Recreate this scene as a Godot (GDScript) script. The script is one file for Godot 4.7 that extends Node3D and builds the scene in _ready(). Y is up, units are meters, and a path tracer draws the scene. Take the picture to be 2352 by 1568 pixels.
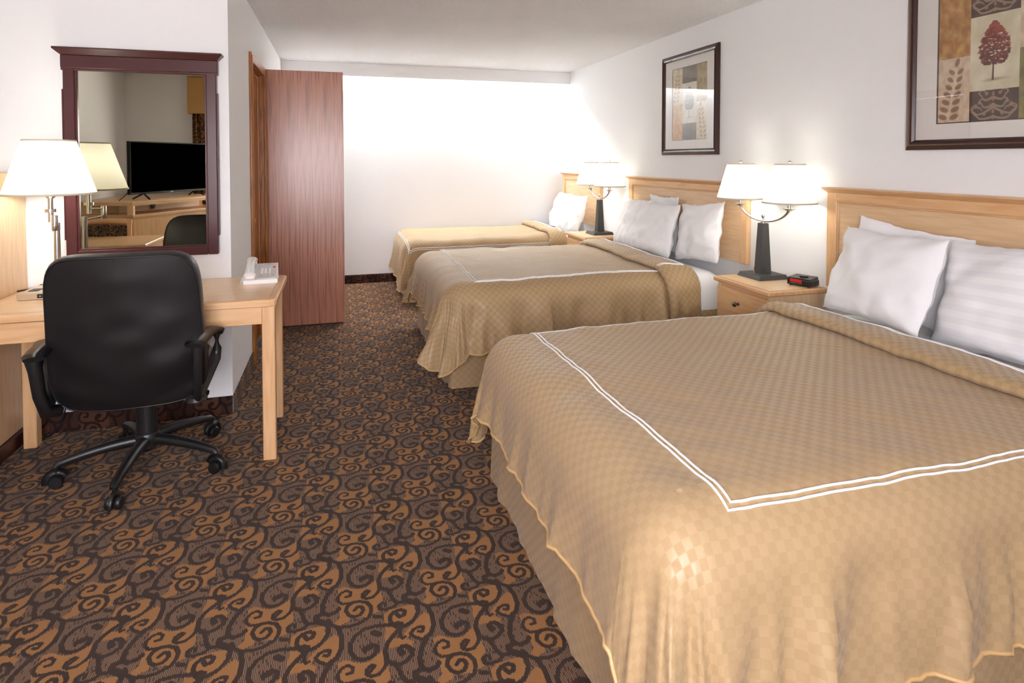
extends Node3D
# A motel room with three beds, a desk, a mirror and lamps. Units: metres, y up.

# ---------------------------------------------------------------- constants
const ROOM_RIGHT := 2.678
const ROOM_FAR := -6.92
const ROOM_LEFT := -0.565
const ALCOVE_BACK := -3.545
const ALCOVE_LEFT := -2.33
const WINDOW_WALL := 0.78
const CEILING := 2.435

# Scrolls of the woven carpet in thousandths of one repeat: [stroke width, x, y, x, y ...]
const STROKES = [
	[34, [-23, -1, 13, -38, 60, -24, 76, 29, 39, 85, -28, 94, -86, 56, -122, -15, -99, -83, -39, -118, 35, -112, 120, -70, 162, 8, 161, 81, 128, 149, 33, 195, -89, 208, -205, 187, -283, 129, -319, 48]],
	[28, [-118, -219, -66, -228, -60, -280, -107, -315, -169, -300, -209, -247, -206, -180, -162, -129, -106, -117, -34, -125]],
	[31, [107, -179, 156, -226, 121, -248, 79, -215, 72, -162, 122, -124, 190, -122, 247, -170, 283, -233]],
	[39, [437, -286, 415, -346, 448, -370, 500, -361, 553, -305, 544, -236, 482, -184, 409, -174, 336, -196, 284, -256, 273, -366, 307, -453, 372, -527, 458, -602, 480, -655, 426, -684]],
	[47, [429, -330, 455, -287]],
	[36, [68, -422, 72, -469, 134, -491, 197, -449, 190, -391, 132, -344, 51, -330, -28, -377, -79, -461, -80, -558, -25, -654, 76, -710, 195, -709, 301, -689, 393, -681]],
	[48, [73, -451, 128, -458]],
	[55, [170, -632, 226, -590]],
	[27, [501, -474, 471, -465, 450, -509, 463, -582, 521, -629]],
	[30, [652, -505, 698, -491, 711, -539, 673, -563, 603, -549, 563, -500, 600, -448, 674, -397, 742, -408, 799, -479]],
	[36, [443, 198, 471, 248, 525, 236, 537, 185, 489, 152, 416, 157, 367, 206, 361, 265, 387, 333, 441, 387, 523, 389, 617, 333, 681, 250, 695, 159, 649, 97, 558, 53, 466, 46, 423, -21, 403, -94, 375, -159]],
	[31, [326, 47, 322, 8, 287, -6, 251, 24, 265, 79, 325, 100, 404, 87, 464, 51]],
	[44, [712, -385, 656, -298, 615, -167, 625, -60, 700, -15, 777, -37, 801, -70]],
	[47, [625, -60, 547, -33, 546, 5]],
	[34, [546, 5, 615, 37, 672, 109]],
	[41, [-201, -797, -169, -672, -172, -537, -216, -443, -281, -405]],
	[39, [202, 166, 256, 182]],
]
const FILLS = [
	[-201, -369, -155, -390, -75, -354, -12, -317, 45, -300, 132, -302, 203, -351, 248, -386, 254, -300, 250, -220, 289, -199, 301, -103, 304, -52, 253, -2, 220, 47, 253, 104, 176, 117, 131, 155, 80, 124, -2, 124, -84, 89, -89, 138, -195, 175, -246, 120, -188, 57, -185, -35, -196, -123, -218, -228],
	[314, 148, 380, 116, 465, 116, 560, 108, 649, 113, 651, 241, 598, 327, 516, 382, 445, 372, 373, 339, 323, 309, 295, 260, 297, 185],
	[333, -457, 375, -500, 430, -484, 485, -504, 530, -555, 629, -649, 748, -735, 803, -690, 805, -556, 770, -449, 694, -403, 610, -435, 552, -478, 512, -446, 578, -401, 562, -338, 415, -383, 300, -388],
	[307, -662, 428, -625, 364, -554, 292, -476, 285, -534],
]

var M := {}
var taken := {}
var rng := RandomNumberGenerator.new()
var scroll_mask := PackedByteArray()
const SCROLL_W := 512
const SCROLL_H := 572


# ---------------------------------------------------------------- mesh builder
class MB:
	var v := PackedVector3Array()
	var n := PackedVector3Array()
	var uv := PackedVector2Array()

	func tri(a: Vector3, b: Vector3, c: Vector3, na: Vector3, nb: Vector3, nc: Vector3, ua := Vector2.ZERO, ub := Vector2.ZERO, uc := Vector2.ZERO) -> void:
		if (b - a).cross(c - a).dot(na + nb + nc) > 0.0:
			v.append_array([a, c, b])
			n.append_array([na, nc, nb])
			uv.append_array([ua, uc, ub])
		else:
			v.append_array([a, b, c])
			n.append_array([na, nb, nc])
			uv.append_array([ua, ub, uc])

	func face(pts: Array, out: Vector3) -> void:
		# a flat convex polygon whose normal lies on the side of out
		var nn: Vector3 = (pts[1] - pts[0]).cross(pts[2] - pts[0]).normalized()
		if nn.length() < 0.5 and pts.size() > 3:
			nn = (pts[2] - pts[0]).cross(pts[3] - pts[0]).normalized()
		if nn.dot(out) < 0.0:
			nn = -nn
		for i in range(1, pts.size() - 1):
			tri(pts[0], pts[i], pts[i + 1], nn, nn, nn, Vector2(pts[0].x, pts[0].z), Vector2(pts[i].x, pts[i].z), Vector2(pts[i + 1].x, pts[i + 1].z))

	func box(c: Vector3, s: Vector3, bev := 0.003, xf := Transform3D()) -> void:
		# a box with chamfered edges
		var h := s * 0.5
		var b: float = minf(bev, minf(h.x, minf(h.y, h.z)) * 0.6)
		var P := func(x: float, y: float, z: float) -> Vector3: return xf * (c + Vector3(x, y, z))
		var B := xf.basis
		var i := h - Vector3(b, b, b)
		for s1: float in [-1.0, 1.0]:
			face([P.call(s1 * h.x, -i.y, -i.z), P.call(s1 * h.x, i.y, -i.z), P.call(s1 * h.x, i.y, i.z), P.call(s1 * h.x, -i.y, i.z)], B * Vector3(s1, 0, 0))
			face([P.call(-i.x, s1 * h.y, -i.z), P.call(i.x, s1 * h.y, -i.z), P.call(i.x, s1 * h.y, i.z), P.call(-i.x, s1 * h.y, i.z)], B * Vector3(0, s1, 0))
			face([P.call(-i.x, -i.y, s1 * h.z), P.call(i.x, -i.y, s1 * h.z), P.call(i.x, i.y, s1 * h.z), P.call(-i.x, i.y, s1 * h.z)], B * Vector3(0, 0, s1))
			for s2: float in [-1.0, 1.0]:
				face([P.call(s1 * h.x, s2 * i.y, -i.z), P.call(s1 * h.x, s2 * i.y, i.z), P.call(s1 * i.x, s2 * h.y, i.z), P.call(s1 * i.x, s2 * h.y, -i.z)], B * Vector3(s1, s2, 0))
				face([P.call(s1 * h.x, -i.y, s2 * i.z), P.call(s1 * h.x, i.y, s2 * i.z), P.call(s1 * i.x, i.y, s2 * h.z), P.call(s1 * i.x, -i.y, s2 * h.z)], B * Vector3(s1, 0, s2))
				face([P.call(-i.x, s1 * h.y, s2 * i.z), P.call(i.x, s1 * h.y, s2 * i.z), P.call(i.x, s1 * i.y, s2 * h.z), P.call(-i.x, s1 * i.y, s2 * h.z)], B * Vector3(0, s1, s2))
				for s3: float in [-1.0, 1.0]:
					face([P.call(s1 * h.x, s2 * i.y, s3 * i.z), P.call(s1 * i.x, s2 * h.y, s3 * i.z), P.call(s1 * i.x, s2 * i.y, s3 * h.z)], B * Vector3(s1, s2, s3))

	func span(a: Vector3, b: Vector3, bev := 0.003) -> void:
		box((a + b) * 0.5, (b - a).abs(), bev)

	func hexa(p: Array) -> void:
		# eight corners: four below (in ring order), four above
		var c := Vector3.ZERO
		for q: Vector3 in p:
			c += q / 8.0
		for f in [[0, 1, 2, 3], [4, 5, 6, 7], [0, 1, 5, 4], [1, 2, 6, 5], [2, 3, 7, 6], [3, 0, 4, 7]]:
			var m: Vector3 = (p[f[0]] + p[f[1]] + p[f[2]] + p[f[3]]) / 4.0
			face([p[f[0]], p[f[1]], p[f[2]], p[f[3]]], m - c)

	func frustum(y0: float, h0: Vector2, y1: float, h1: Vector2, o := Vector3.ZERO) -> void:
		var p := []
		for e in [[y0, h0], [y1, h1]]:
			for k in [Vector2(-1, -1), Vector2(1, -1), Vector2(1, 1), Vector2(-1, 1)]:
				p.append(o + Vector3(k.x * e[1].x, e[0], k.y * e[1].y))
		hexa(p)

	func surf(rows: Array, uvs: Array, middle: Vector3, close_u := false) -> void:
		# a smooth grid; normals point away from middle on the whole
		var R := rows.size()
		var C: int = rows[0].size()
		var nr := []
		var total := 0.0
		for r in R:
			var line := PackedVector3Array()
			line.resize(C)
			for c in C:
				var ra: int = maxi(r - 1, 0)
				var rb: int = mini(r + 1, R - 1)
				var ca: int = c - 1
				var cb: int = c + 1
				if close_u:
					ca = (c - 1 + C - 1) % (C - 1)
					cb = (c + 1) % (C - 1)
				else:
					ca = maxi(ca, 0)
					cb = mini(cb, C - 1)
				var du: Vector3 = rows[r][cb] - rows[r][ca]
				var dv: Vector3 = rows[rb][c] - rows[ra][c]
				var nn := du.cross(dv)
				line[c] = nn.normalized() if nn.length() > 1e-12 else Vector3.ZERO
				total += line[c].dot((rows[r][c] - middle).normalized())
			nr.append(line)
		var sg := 1.0 if total >= 0.0 else -1.0
		for r in R:
			for c in C:
				if nr[r][c] == Vector3.ZERO:
					nr[r][c] = (rows[r][c] - middle).normalized() * sg
		for r in R - 1:
			for c in C - 1:
				var a: Vector3 = rows[r][c]
				var b: Vector3 = rows[r][c + 1]
				var d: Vector3 = rows[r + 1][c]
				var e: Vector3 = rows[r + 1][c + 1]
				if (a - b).length_squared() > 1e-14 or (d - e).length_squared() > 1e-14:
					tri(a, b, e, nr[r][c] * sg, nr[r][c + 1] * sg, nr[r + 1][c + 1] * sg, uvs[r][c], uvs[r][c + 1], uvs[r + 1][c + 1])
					tri(a, e, d, nr[r][c] * sg, nr[r + 1][c + 1] * sg, nr[r + 1][c] * sg, uvs[r][c], uvs[r + 1][c + 1], uvs[r + 1][c])

	func lathe(profile: Array, seg := 24, xf := Transform3D()) -> void:
		# profile of Vector2(radius, height), turned round y; corners stay crisp
		for i in profile.size() - 1:
			var a: Vector2 = profile[i]
			var b: Vector2 = profile[i + 1]
			if a.is_equal_approx(b):
				continue
			var t := (b - a).normalized()
			var na := Vector2(t.y, -t.x)
			var nb := na
			if i > 0:
				var t0: Vector2 = (a - profile[i - 1]).normalized()
				if t0.dot(t) > 0.75:
					na = Vector2(t.y + t0.y, -t.x - t0.x).normalized()
			if i + 2 < profile.size():
				var t1: Vector2 = (profile[i + 2] - b).normalized()
				if t1.dot(t) > 0.75:
					nb = Vector2(t.y + t1.y, -t.x - t1.x).normalized()
			for k in seg:
				var a0 := TAU * k / seg
				var a1 := TAU * (k + 1) / seg
				var d0 := Vector3(cos(a0), 0, sin(a0))
				var d1 := Vector3(cos(a1), 0, sin(a1))
				var p := [xf * (d0 * a.x + Vector3(0, a.y, 0)), xf * (d1 * a.x + Vector3(0, a.y, 0)), xf * (d1 * b.x + Vector3(0, b.y, 0)), xf * (d0 * b.x + Vector3(0, b.y, 0))]
				var q := [xf.basis * (d0 * na.x + Vector3(0, na.y, 0)), xf.basis * (d1 * na.x + Vector3(0, na.y, 0)), xf.basis * (d1 * nb.x + Vector3(0, nb.y, 0)), xf.basis * (d0 * nb.x + Vector3(0, nb.y, 0))]
				var u := [Vector2(float(k) / seg, a.y), Vector2(float(k + 1) / seg, a.y), Vector2(float(k + 1) / seg, b.y), Vector2(float(k) / seg, b.y)]
				if a.x > 1e-6:
					tri(p[0], p[1], p[2], q[0], q[1], q[2], u[0], u[1], u[2])
				if b.x > 1e-6:
					tri(p[0], p[2], p[3], q[0], q[2], q[3], u[0], u[2], u[3])

	func tube(path: Array, radius, seg := 10, squash := Vector2.ONE, up := Vector3.UP) -> void:
		# a round bar along a path; radius is a number or one per point
		var rows := []
		var uvs := []
		var L := path.size()
		var along := 0.0
		for i in L:
			var t: Vector3 = (path[mini(i + 1, L - 1)] - path[maxi(i - 1, 0)]).normalized()
			var side := t.cross(up)
			if side.length() < 0.05:
				side = t.cross(Vector3(0.3, 0.1, 1.0))
			side = side.normalized()
			var top := side.cross(t).normalized()
			var r: float = radius[i] if radius is Array else radius
			if i > 0:
				along += (path[i] - path[i - 1]).length()
			var line := PackedVector3Array()
			var lu := PackedVector2Array()
			for k in seg + 1:
				var an := TAU * k / seg
				line.append(path[i] + (side * cos(an) * squash.x + top * sin(an) * squash.y) * r)
				lu.append(Vector2(float(k) / seg, along))
			rows.append(line)
			uvs.append(lu)
		for r in L - 1:
			for c in seg:
				var pa: Vector3 = path[r]
				var pb: Vector3 = path[r + 1]
				tri(rows[r][c], rows[r][c + 1], rows[r + 1][c + 1], rows[r][c] - pa, rows[r][c + 1] - pa, rows[r + 1][c + 1] - pb, uvs[r][c], uvs[r][c + 1], uvs[r + 1][c + 1])
				tri(rows[r][c], rows[r + 1][c + 1], rows[r + 1][c], rows[r][c] - pa, rows[r + 1][c + 1] - pb, rows[r + 1][c] - pb, uvs[r][c], uvs[r + 1][c + 1], uvs[r + 1][c])
		for e in [0, L - 1]:
			var out: Vector3 = path[0] - path[1] if e == 0 else path[L - 1] - path[L - 2]
			for c in seg:
				face([path[e], rows[e][c], rows[e][c + 1]], out)

	func prism(poly: Array, y0: float, y1: float, bev := 0.0, xf := Transform3D()) -> void:
		# a convex outline in x and z (Vector2), raised from y0 to y1 with an optional chamfer on top
		var c := Vector2.ZERO
		for q: Vector2 in poly:
			c += q / poly.size()
		var low := []
		var high := []
		var lid := []
		for q: Vector2 in poly:
			low.append(xf * Vector3(q.x, y0, q.y))
			high.append(xf * Vector3(q.x, y1 - bev, q.y))
			var w := q + (c - q).normalized() * bev
			lid.append(xf * Vector3(w.x, y1, w.y))
		var m: Vector3 = xf * Vector3(c.x, (y0 + y1) * 0.5, c.y)
		face(low, xf.basis * Vector3(0, y0 - y1, 0))
		face(lid, xf.basis * Vector3(0, y1 - y0, 0))
		for i in poly.size():
			var k: int = (i + 1) % poly.size()
			face([low[i], low[k], high[k], high[i]], (low[i] + high[k]) * 0.5 - m)
			if bev > 0.0:
				face([high[i], high[k], lid[k], lid[i]], (high[i] + lid[k]) * 0.5 - m)

	func mesh() -> ArrayMesh:
		for i in n.size():
			n[i] = n[i].normalized()
		var a := []
		a.resize(Mesh.ARRAY_MAX)
		a[Mesh.ARRAY_VERTEX] = v
		a[Mesh.ARRAY_NORMAL] = n
		a[Mesh.ARRAY_TEX_UV] = uv
		var m := ArrayMesh.new()
		m.add_surface_from_arrays(Mesh.PRIMITIVE_TRIANGLES, a)
		return m


# ---------------------------------------------------------------- naming helpers
func numbered(called: String) -> String:
	var k: int = taken.get(called, 0)
	taken[called] = k + 1
	return called if k == 0 else "%s_%03d" % [called, k]


func tag(o: Node, label := "", category := "", group := "", kind := "") -> Node:
	for p in [["label", label], ["category", category], ["group", group], ["kind", kind]]:
		if p[1] != "":
			o.set_meta(p[0], p[1])
	return o


func thing(called: String, label: String, category: String, at := Vector3.ZERO, turn := 0.0, group := "") -> Node3D:
	var o := Node3D.new()
	o.name = numbered(called)
	add_child(o)
	o.position = at
	o.rotation.y = turn
	tag(o, label, category, group)
	return o


func part(called: String, mb: MB, mat: Material, parent: Node = null, label := "") -> MeshInstance3D:
	var o := MeshInstance3D.new()
	o.mesh = mb.mesh()
	o.material_override = mat
	if parent == null:
		o.name = numbered(called)
		add_child(o)
	else:
		o.name = called
		parent.add_child(o, true)
	if label != "":
		o.set_meta("label", label)
	return o


func setting(called: String, mb: MB, mat: Material, label := "") -> MeshInstance3D:
	var o := part(called, mb, mat, null, label)
	o.set_meta("kind", "structure")
	return o


func copy(o: Node3D, at: Vector3, turn: float, label: String) -> Node3D:
	var base := String(o.name)
	var c: Node3D = o.duplicate()
	c.name = numbered(base)
	add_child(c)
	c.position = at
	c.rotation.y = turn
	c.set_meta("label", label)
	return c


func smooth(a: float, b: float, x: float) -> float:
	var t := clampf((x - a) / (b - a), 0.0, 1.0)
	return t * t * (3.0 - 2.0 * t)


# ---------------------------------------------------------------- textures and materials
func noise_tex(size: int, freq: float, octaves: int, seed_: int, ramp: Gradient = null, kind := FastNoiseLite.TYPE_SIMPLEX_SMOOTH) -> NoiseTexture2D:
	var f := FastNoiseLite.new()
	f.noise_type = kind
	f.frequency = freq
	f.fractal_octaves = octaves
	f.seed = seed_
	var t := NoiseTexture2D.new()
	t.width = size
	t.height = size
	t.seamless = true
	t.noise = f
	if ramp:
		t.color_ramp = ramp
	return t


func ramp_of(colors: Array, stops: Array) -> Gradient:
	var g := Gradient.new()
	g.offsets = PackedFloat32Array(stops)
	g.colors = PackedColorArray(colors)
	return g


func mat(called: String, c: Color, rough := 0.6, metal := 0.0, spec := 0.5) -> StandardMaterial3D:
	var m := StandardMaterial3D.new()
	m.resource_name = called
	m.albedo_color = c
	m.roughness = rough
	m.metallic = metal
	m.metallic_specular = spec
	M[called] = m
	return m


func rgb8(r: int, g: int, b: int) -> Color:
	return Color(r / 255.0, g / 255.0, b / 255.0)


func wood(called: String, tex: Texture2D, along: Vector3, rough: float, coat := 0.0) -> void:
	# grain runs along one axis of the object
	var m := mat(called, Color.WHITE, rough)
	m.albedo_texture = tex
	m.uv1_triplanar = true
	m.uv1_triplanar_sharpness = 8.0
	m.uv1_scale = Vector3.ONE * 5.5 - along * 5.0
	m.uv1_offset = Vector3(0.31, 0.17, 0.53)
	if coat > 0.0:
		m.clearcoat_enabled = true
		m.clearcoat = coat
		m.clearcoat_roughness = 0.2


func make_scroll_mask() -> void:
	# 0 open ground, 1 tan shapes, 2 dark scrolls, for one repeat of the woven pattern
	scroll_mask.resize(SCROLL_W * SCROLL_H)
	for f: Array in FILLS:
		var poly := PackedVector2Array()
		var y0 := 1e9
		var y1 := -1e9
		for i in range(0, f.size(), 2):
			var p := Vector2(f[i] * 0.001 * SCROLL_W, f[i + 1] * 0.001 * SCROLL_H)
			poly.append(p)
			y0 = minf(y0, p.y)
			y1 = maxf(y1, p.y)
		for y in range(int(floor(y0)), int(ceil(y1))):
			var hits := []
			for i in poly.size():
				var a := poly[i]
				var b := poly[(i + 1) % poly.size()]
				if (a.y <= y + 0.5) != (b.y <= y + 0.5):
					hits.append(a.x + (y + 0.5 - a.y) / (b.y - a.y) * (b.x - a.x))
			hits.sort()
			for h in range(0, hits.size() - 1, 2):
				for x in range(int(round(hits[h])), int(round(hits[h + 1]))):
					scroll_mask[posmod(y, SCROLL_H) * SCROLL_W + posmod(x, SCROLL_W)] = 1
	for s: Array in STROKES:
		var half: float = s[0] * 0.00068 * SCROLL_W
		var line: Array = s[1]
		for i in range(0, line.size() - 2, 2):
			var a := Vector2(line[i] * 0.001 * SCROLL_W, line[i + 1] * 0.001 * SCROLL_H)
			var b := Vector2(line[i + 2] * 0.001 * SCROLL_W, line[i + 3] * 0.001 * SCROLL_H)
			for y in range(int(minf(a.y, b.y) - half - 1), int(maxf(a.y, b.y) + half + 2)):
				for x in range(int(minf(a.x, b.x) - half - 1), int(maxf(a.x, b.x) + half + 2)):
					var p := Vector2(x + 0.5, y + 0.5)
					var ab := b - a
					var t := clampf((p - a).dot(ab) / maxf(ab.length_squared(), 1e-6), 0.0, 1.0)
					if (a + ab * t).distance_squared_to(p) < half * half:
						scroll_mask[posmod(y, SCROLL_H) * SCROLL_W + posmod(x, SCROLL_W)] = 2


func carpet_texture(tan: Color, dark: Color, ground: Color, thread: Color) -> ImageTexture:
	var data := PackedByteArray()
	data.resize(SCROLL_W * SCROLL_H * 3)
	rng.seed = 11
	var shift := PackedInt32Array()
	for x in SCROLL_W + 8:
		shift.append(rng.randi_range(-4, 4))
	var dash := PackedByteArray()
	for i in 4096:
		dash.append(rng.randi_range(0, 255))
	var i := 0
	for y in SCROLL_H:
		for x in SCROLL_W:
			# rows of tufts give the shapes a toothed edge
			var ys: int = posmod(y + shift[x / 4], SCROLL_H)
			var k := scroll_mask[ys * SCROLL_W + x]
			var c := ground
			if k == 1:
				c = tan
			elif k == 2:
				c = dark
			elif (x % 9) < 3 and dash[((x / 9) * 131 + (y / 23) * 37) & 4095] > 35:
				c = thread
			var g: float = 0.92 + 0.16 * dash[(x * 17 + y * 911 + (x * y) % 613) & 4095] / 255.0
			data[i] = clampi(int(c.r * g * 255.0), 0, 255)
			data[i + 1] = clampi(int(c.g * g * 255.0), 0, 255)
			data[i + 2] = clampi(int(c.b * g * 255.0), 0, 255)
			i += 3
	return ImageTexture.create_from_image(Image.create_from_data(SCROLL_W, SCROLL_H, false, Image.FORMAT_RGB8, data))


func check_texture(a: Color, b: Color, grain: float) -> ImageTexture:
	# two by two woven checks with a fine thread running across one kind and along the other
	var s := 96
	var im := Image.create(s, s, false, Image.FORMAT_RGB8)
	rng.seed = 5
	for y in s:
		for x in s:
			var first := (x < s / 2) == (y < s / 2)
			var c := a if first else b
			var w: int = y if first else x
			var g := 1.0 + grain * (0.5 if w % 3 == 0 else -0.25) + rng.randf_range(-grain, grain) * 0.5
			im.set_pixel(x, y, Color(c.r * g, c.g * g, c.b * g))
	return ImageTexture.create_from_image(im)


func blot(im: Image, c: Vector2, r: Vector2, turn: float, col: Color, soft := 0.15) -> void:
	# a filled ellipse with a slightly soft rim, blended into the print
	var big := maxf(r.x, r.y) + 2.0
	for y in range(maxi(0, int(c.y - big)), mini(im.get_height(), int(c.y + big) + 1)):
		for x in range(maxi(0, int(c.x - big)), mini(im.get_width(), int(c.x + big) + 1)):
			var p := (Vector2(x + 0.5, y + 0.5) - c).rotated(-turn) / r
			var d := p.length()
			if d < 1.0:
				var o := im.get_pixel(x, y)
				im.set_pixel(x, y, o.lerp(col, col.a * clampf((1.0 - d) / soft, 0.0, 1.0)))


func stroke(im: Image, a: Vector2, b: Vector2, w: float, col: Color) -> void:
	var steps := int(a.distance_to(b) / maxf(0.5, w * 0.4)) + 1
	for i in steps + 1:
		blot(im, a.lerp(b, float(i) / steps), Vector2(w, w) * 0.5 + Vector2(0.4, 0.4), 0.0, col, 0.4)


func mottled(im: Image, r: Rect2i, a: Color, b: Color, seed_: int, freq := 0.02) -> void:
	var f := FastNoiseLite.new()
	f.seed = seed_
	f.frequency = freq
	f.fractal_octaves = 5
	for y in range(r.position.y, r.end.y):
		for x in range(r.position.x, r.end.x):
			im.set_pixel(x, y, a.lerp(b, clampf(0.5 + 0.9 * f.get_noise_2d(x, y * 0.7), 0.0, 1.0)))


func sprig(im: Image, r: Rect2i, col: Color, stem: Color, lean: float, down := false) -> void:
	# a printed stem with pairs of oval leaves
	var o := Vector2(r.position)
	var s := Vector2(r.size)
	var base := o + Vector2(s.x * (0.35 if lean > 0 else 0.65), s.y * 0.98)
	var tip := o + Vector2(s.x * (0.62 if lean > 0 else 0.38), s.y * 0.12)
	stroke(im, base, tip, 1.6, stem)
	for i in 7:
		var t := 0.04 + i * 0.14
		var p := base.lerp(tip, t)
		var sz := s.x * (0.17 - 0.05 * t)
		blot(im, p + Vector2(-sz * 1.05, -sz * 0.35), Vector2(sz, sz * 0.58), 0.35 + 0.4 * t, col, 0.35)
		blot(im, p + Vector2(sz * 1.05, -sz * 0.3), Vector2(sz, sz * 0.58), -0.35 - 0.5 * t, col, 0.35)
	blot(im, tip + Vector2(0, -s.x * 0.12), Vector2(s.x * 0.08, s.x * 0.16), 0.3, col, 0.35)


func damask(im: Image, r: Rect2i, col: Color) -> void:
	# a printed symmetrical ornament of scrolls
	var c := Vector2(r.position) + Vector2(r.size) * 0.5
	var s := Vector2(r.size) * 0.5
	for sx: float in [-1.0, 1.0]:
		for arm in [[0.0, 0.75, 0.75, 0.55, 0.55], [0.0, 0.1, 0.85, 0.35, 0.42], [0.05, -0.55, 0.5, -0.75, 0.35], [0.0, -0.1, 0.5, -0.2, 0.3]]:
			var p := Vector2(arm[0], arm[1])
			var e := Vector2(arm[2], arm[3])
			var last := p
			for i in 15:
				var t := i / 14.0
				var q := p.lerp(e, minf(t * 1.5, 1.0)) + Vector2(0, sin(t * PI) * 0.28)
				if t > 0.6:
					var an := (t - 0.6) / 0.4 * PI * 1.5
					q = e + Vector2(sin(an), cos(an) - 1.0) * arm[4] * 0.45
				stroke(im, c + Vector2(last.x * sx * s.x, last.y * s.y), c + Vector2(q.x * sx * s.x, q.y * s.y), s.y * (0.2 - 0.12 * t), col)
				last = q
		for k in [[0.62, -0.25], [0.8, -0.05], [0.3, -0.85], [0.4, 0.55]]:
			blot(im, c + Vector2(k[0] * sx * s.x, k[1] * s.y), Vector2(s.x * 0.1, s.y * 0.14), 0.6 * sx, col, 0.3)
	for k in [-0.8, -0.45, 0.0, 0.4, 0.8]:
		blot(im, c + Vector2(0, k * s.y), Vector2(s.x * 0.07, s.y * 0.18), 0.0, col, 0.3)


func tree_print(im: Image, r: Rect2i, dark: Color, light: Color, trunk: Color, seed_: int) -> void:
	var o := Vector2(r.position)
	var s := Vector2(r.size)
	rng.seed = seed_
	var foot := o + s * Vector2(0.48, 0.86)
	blot(im, foot + Vector2(s.x * 0.04, s.y * 0.004), Vector2(s.x * 0.34, s.y * 0.03), -0.05, Color(trunk, 0.45), 0.9)
	for y in 60:
		var t := y / 59.0
		blot(im, foot.lerp(o + s * Vector2(0.5, 0.16), t), Vector2.ONE * (s.x * lerpf(0.024, 0.006, t)), 0.0, trunk, 0.3)
	for k in 7:
		var t := 0.3 + 0.09 * k
		var p := foot.lerp(o + s * Vector2(0.5, 0.16), t)
		stroke(im, p, p + Vector2((-1 if k % 2 else 1) * s.x * 0.2 * (1.2 - t), -s.y * 0.08), s.x * 0.012, trunk)
	for k in 900:
		var t := rng.randf()
		var y := lerpf(0.66, 0.1, t)
		var wide := 0.34 * pow(sin(PI * clampf(0.12 + 0.88 * t, 0.0, 1.0)), 0.7) * (1.1 - 0.45 * t)
		var x := 0.5 + rng.randf_range(-1, 1) * wide
		if absf(fmod(y * 9.0, 1.0) - 0.5) < 0.09 and rng.randf() < 0.7:
			continue
		var c := dark.lerp(light, clampf(rng.randf() * 0.8 + (t - 0.5) * 0.5, 0.0, 1.0))
		blot(im, o + s * Vector2(x, y), Vector2(s.x * rng.randf_range(0.025, 0.055), s.x * rng.randf_range(0.01, 0.022)), rng.randf_range(-0.6, 0.6), c, 0.4)


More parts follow.
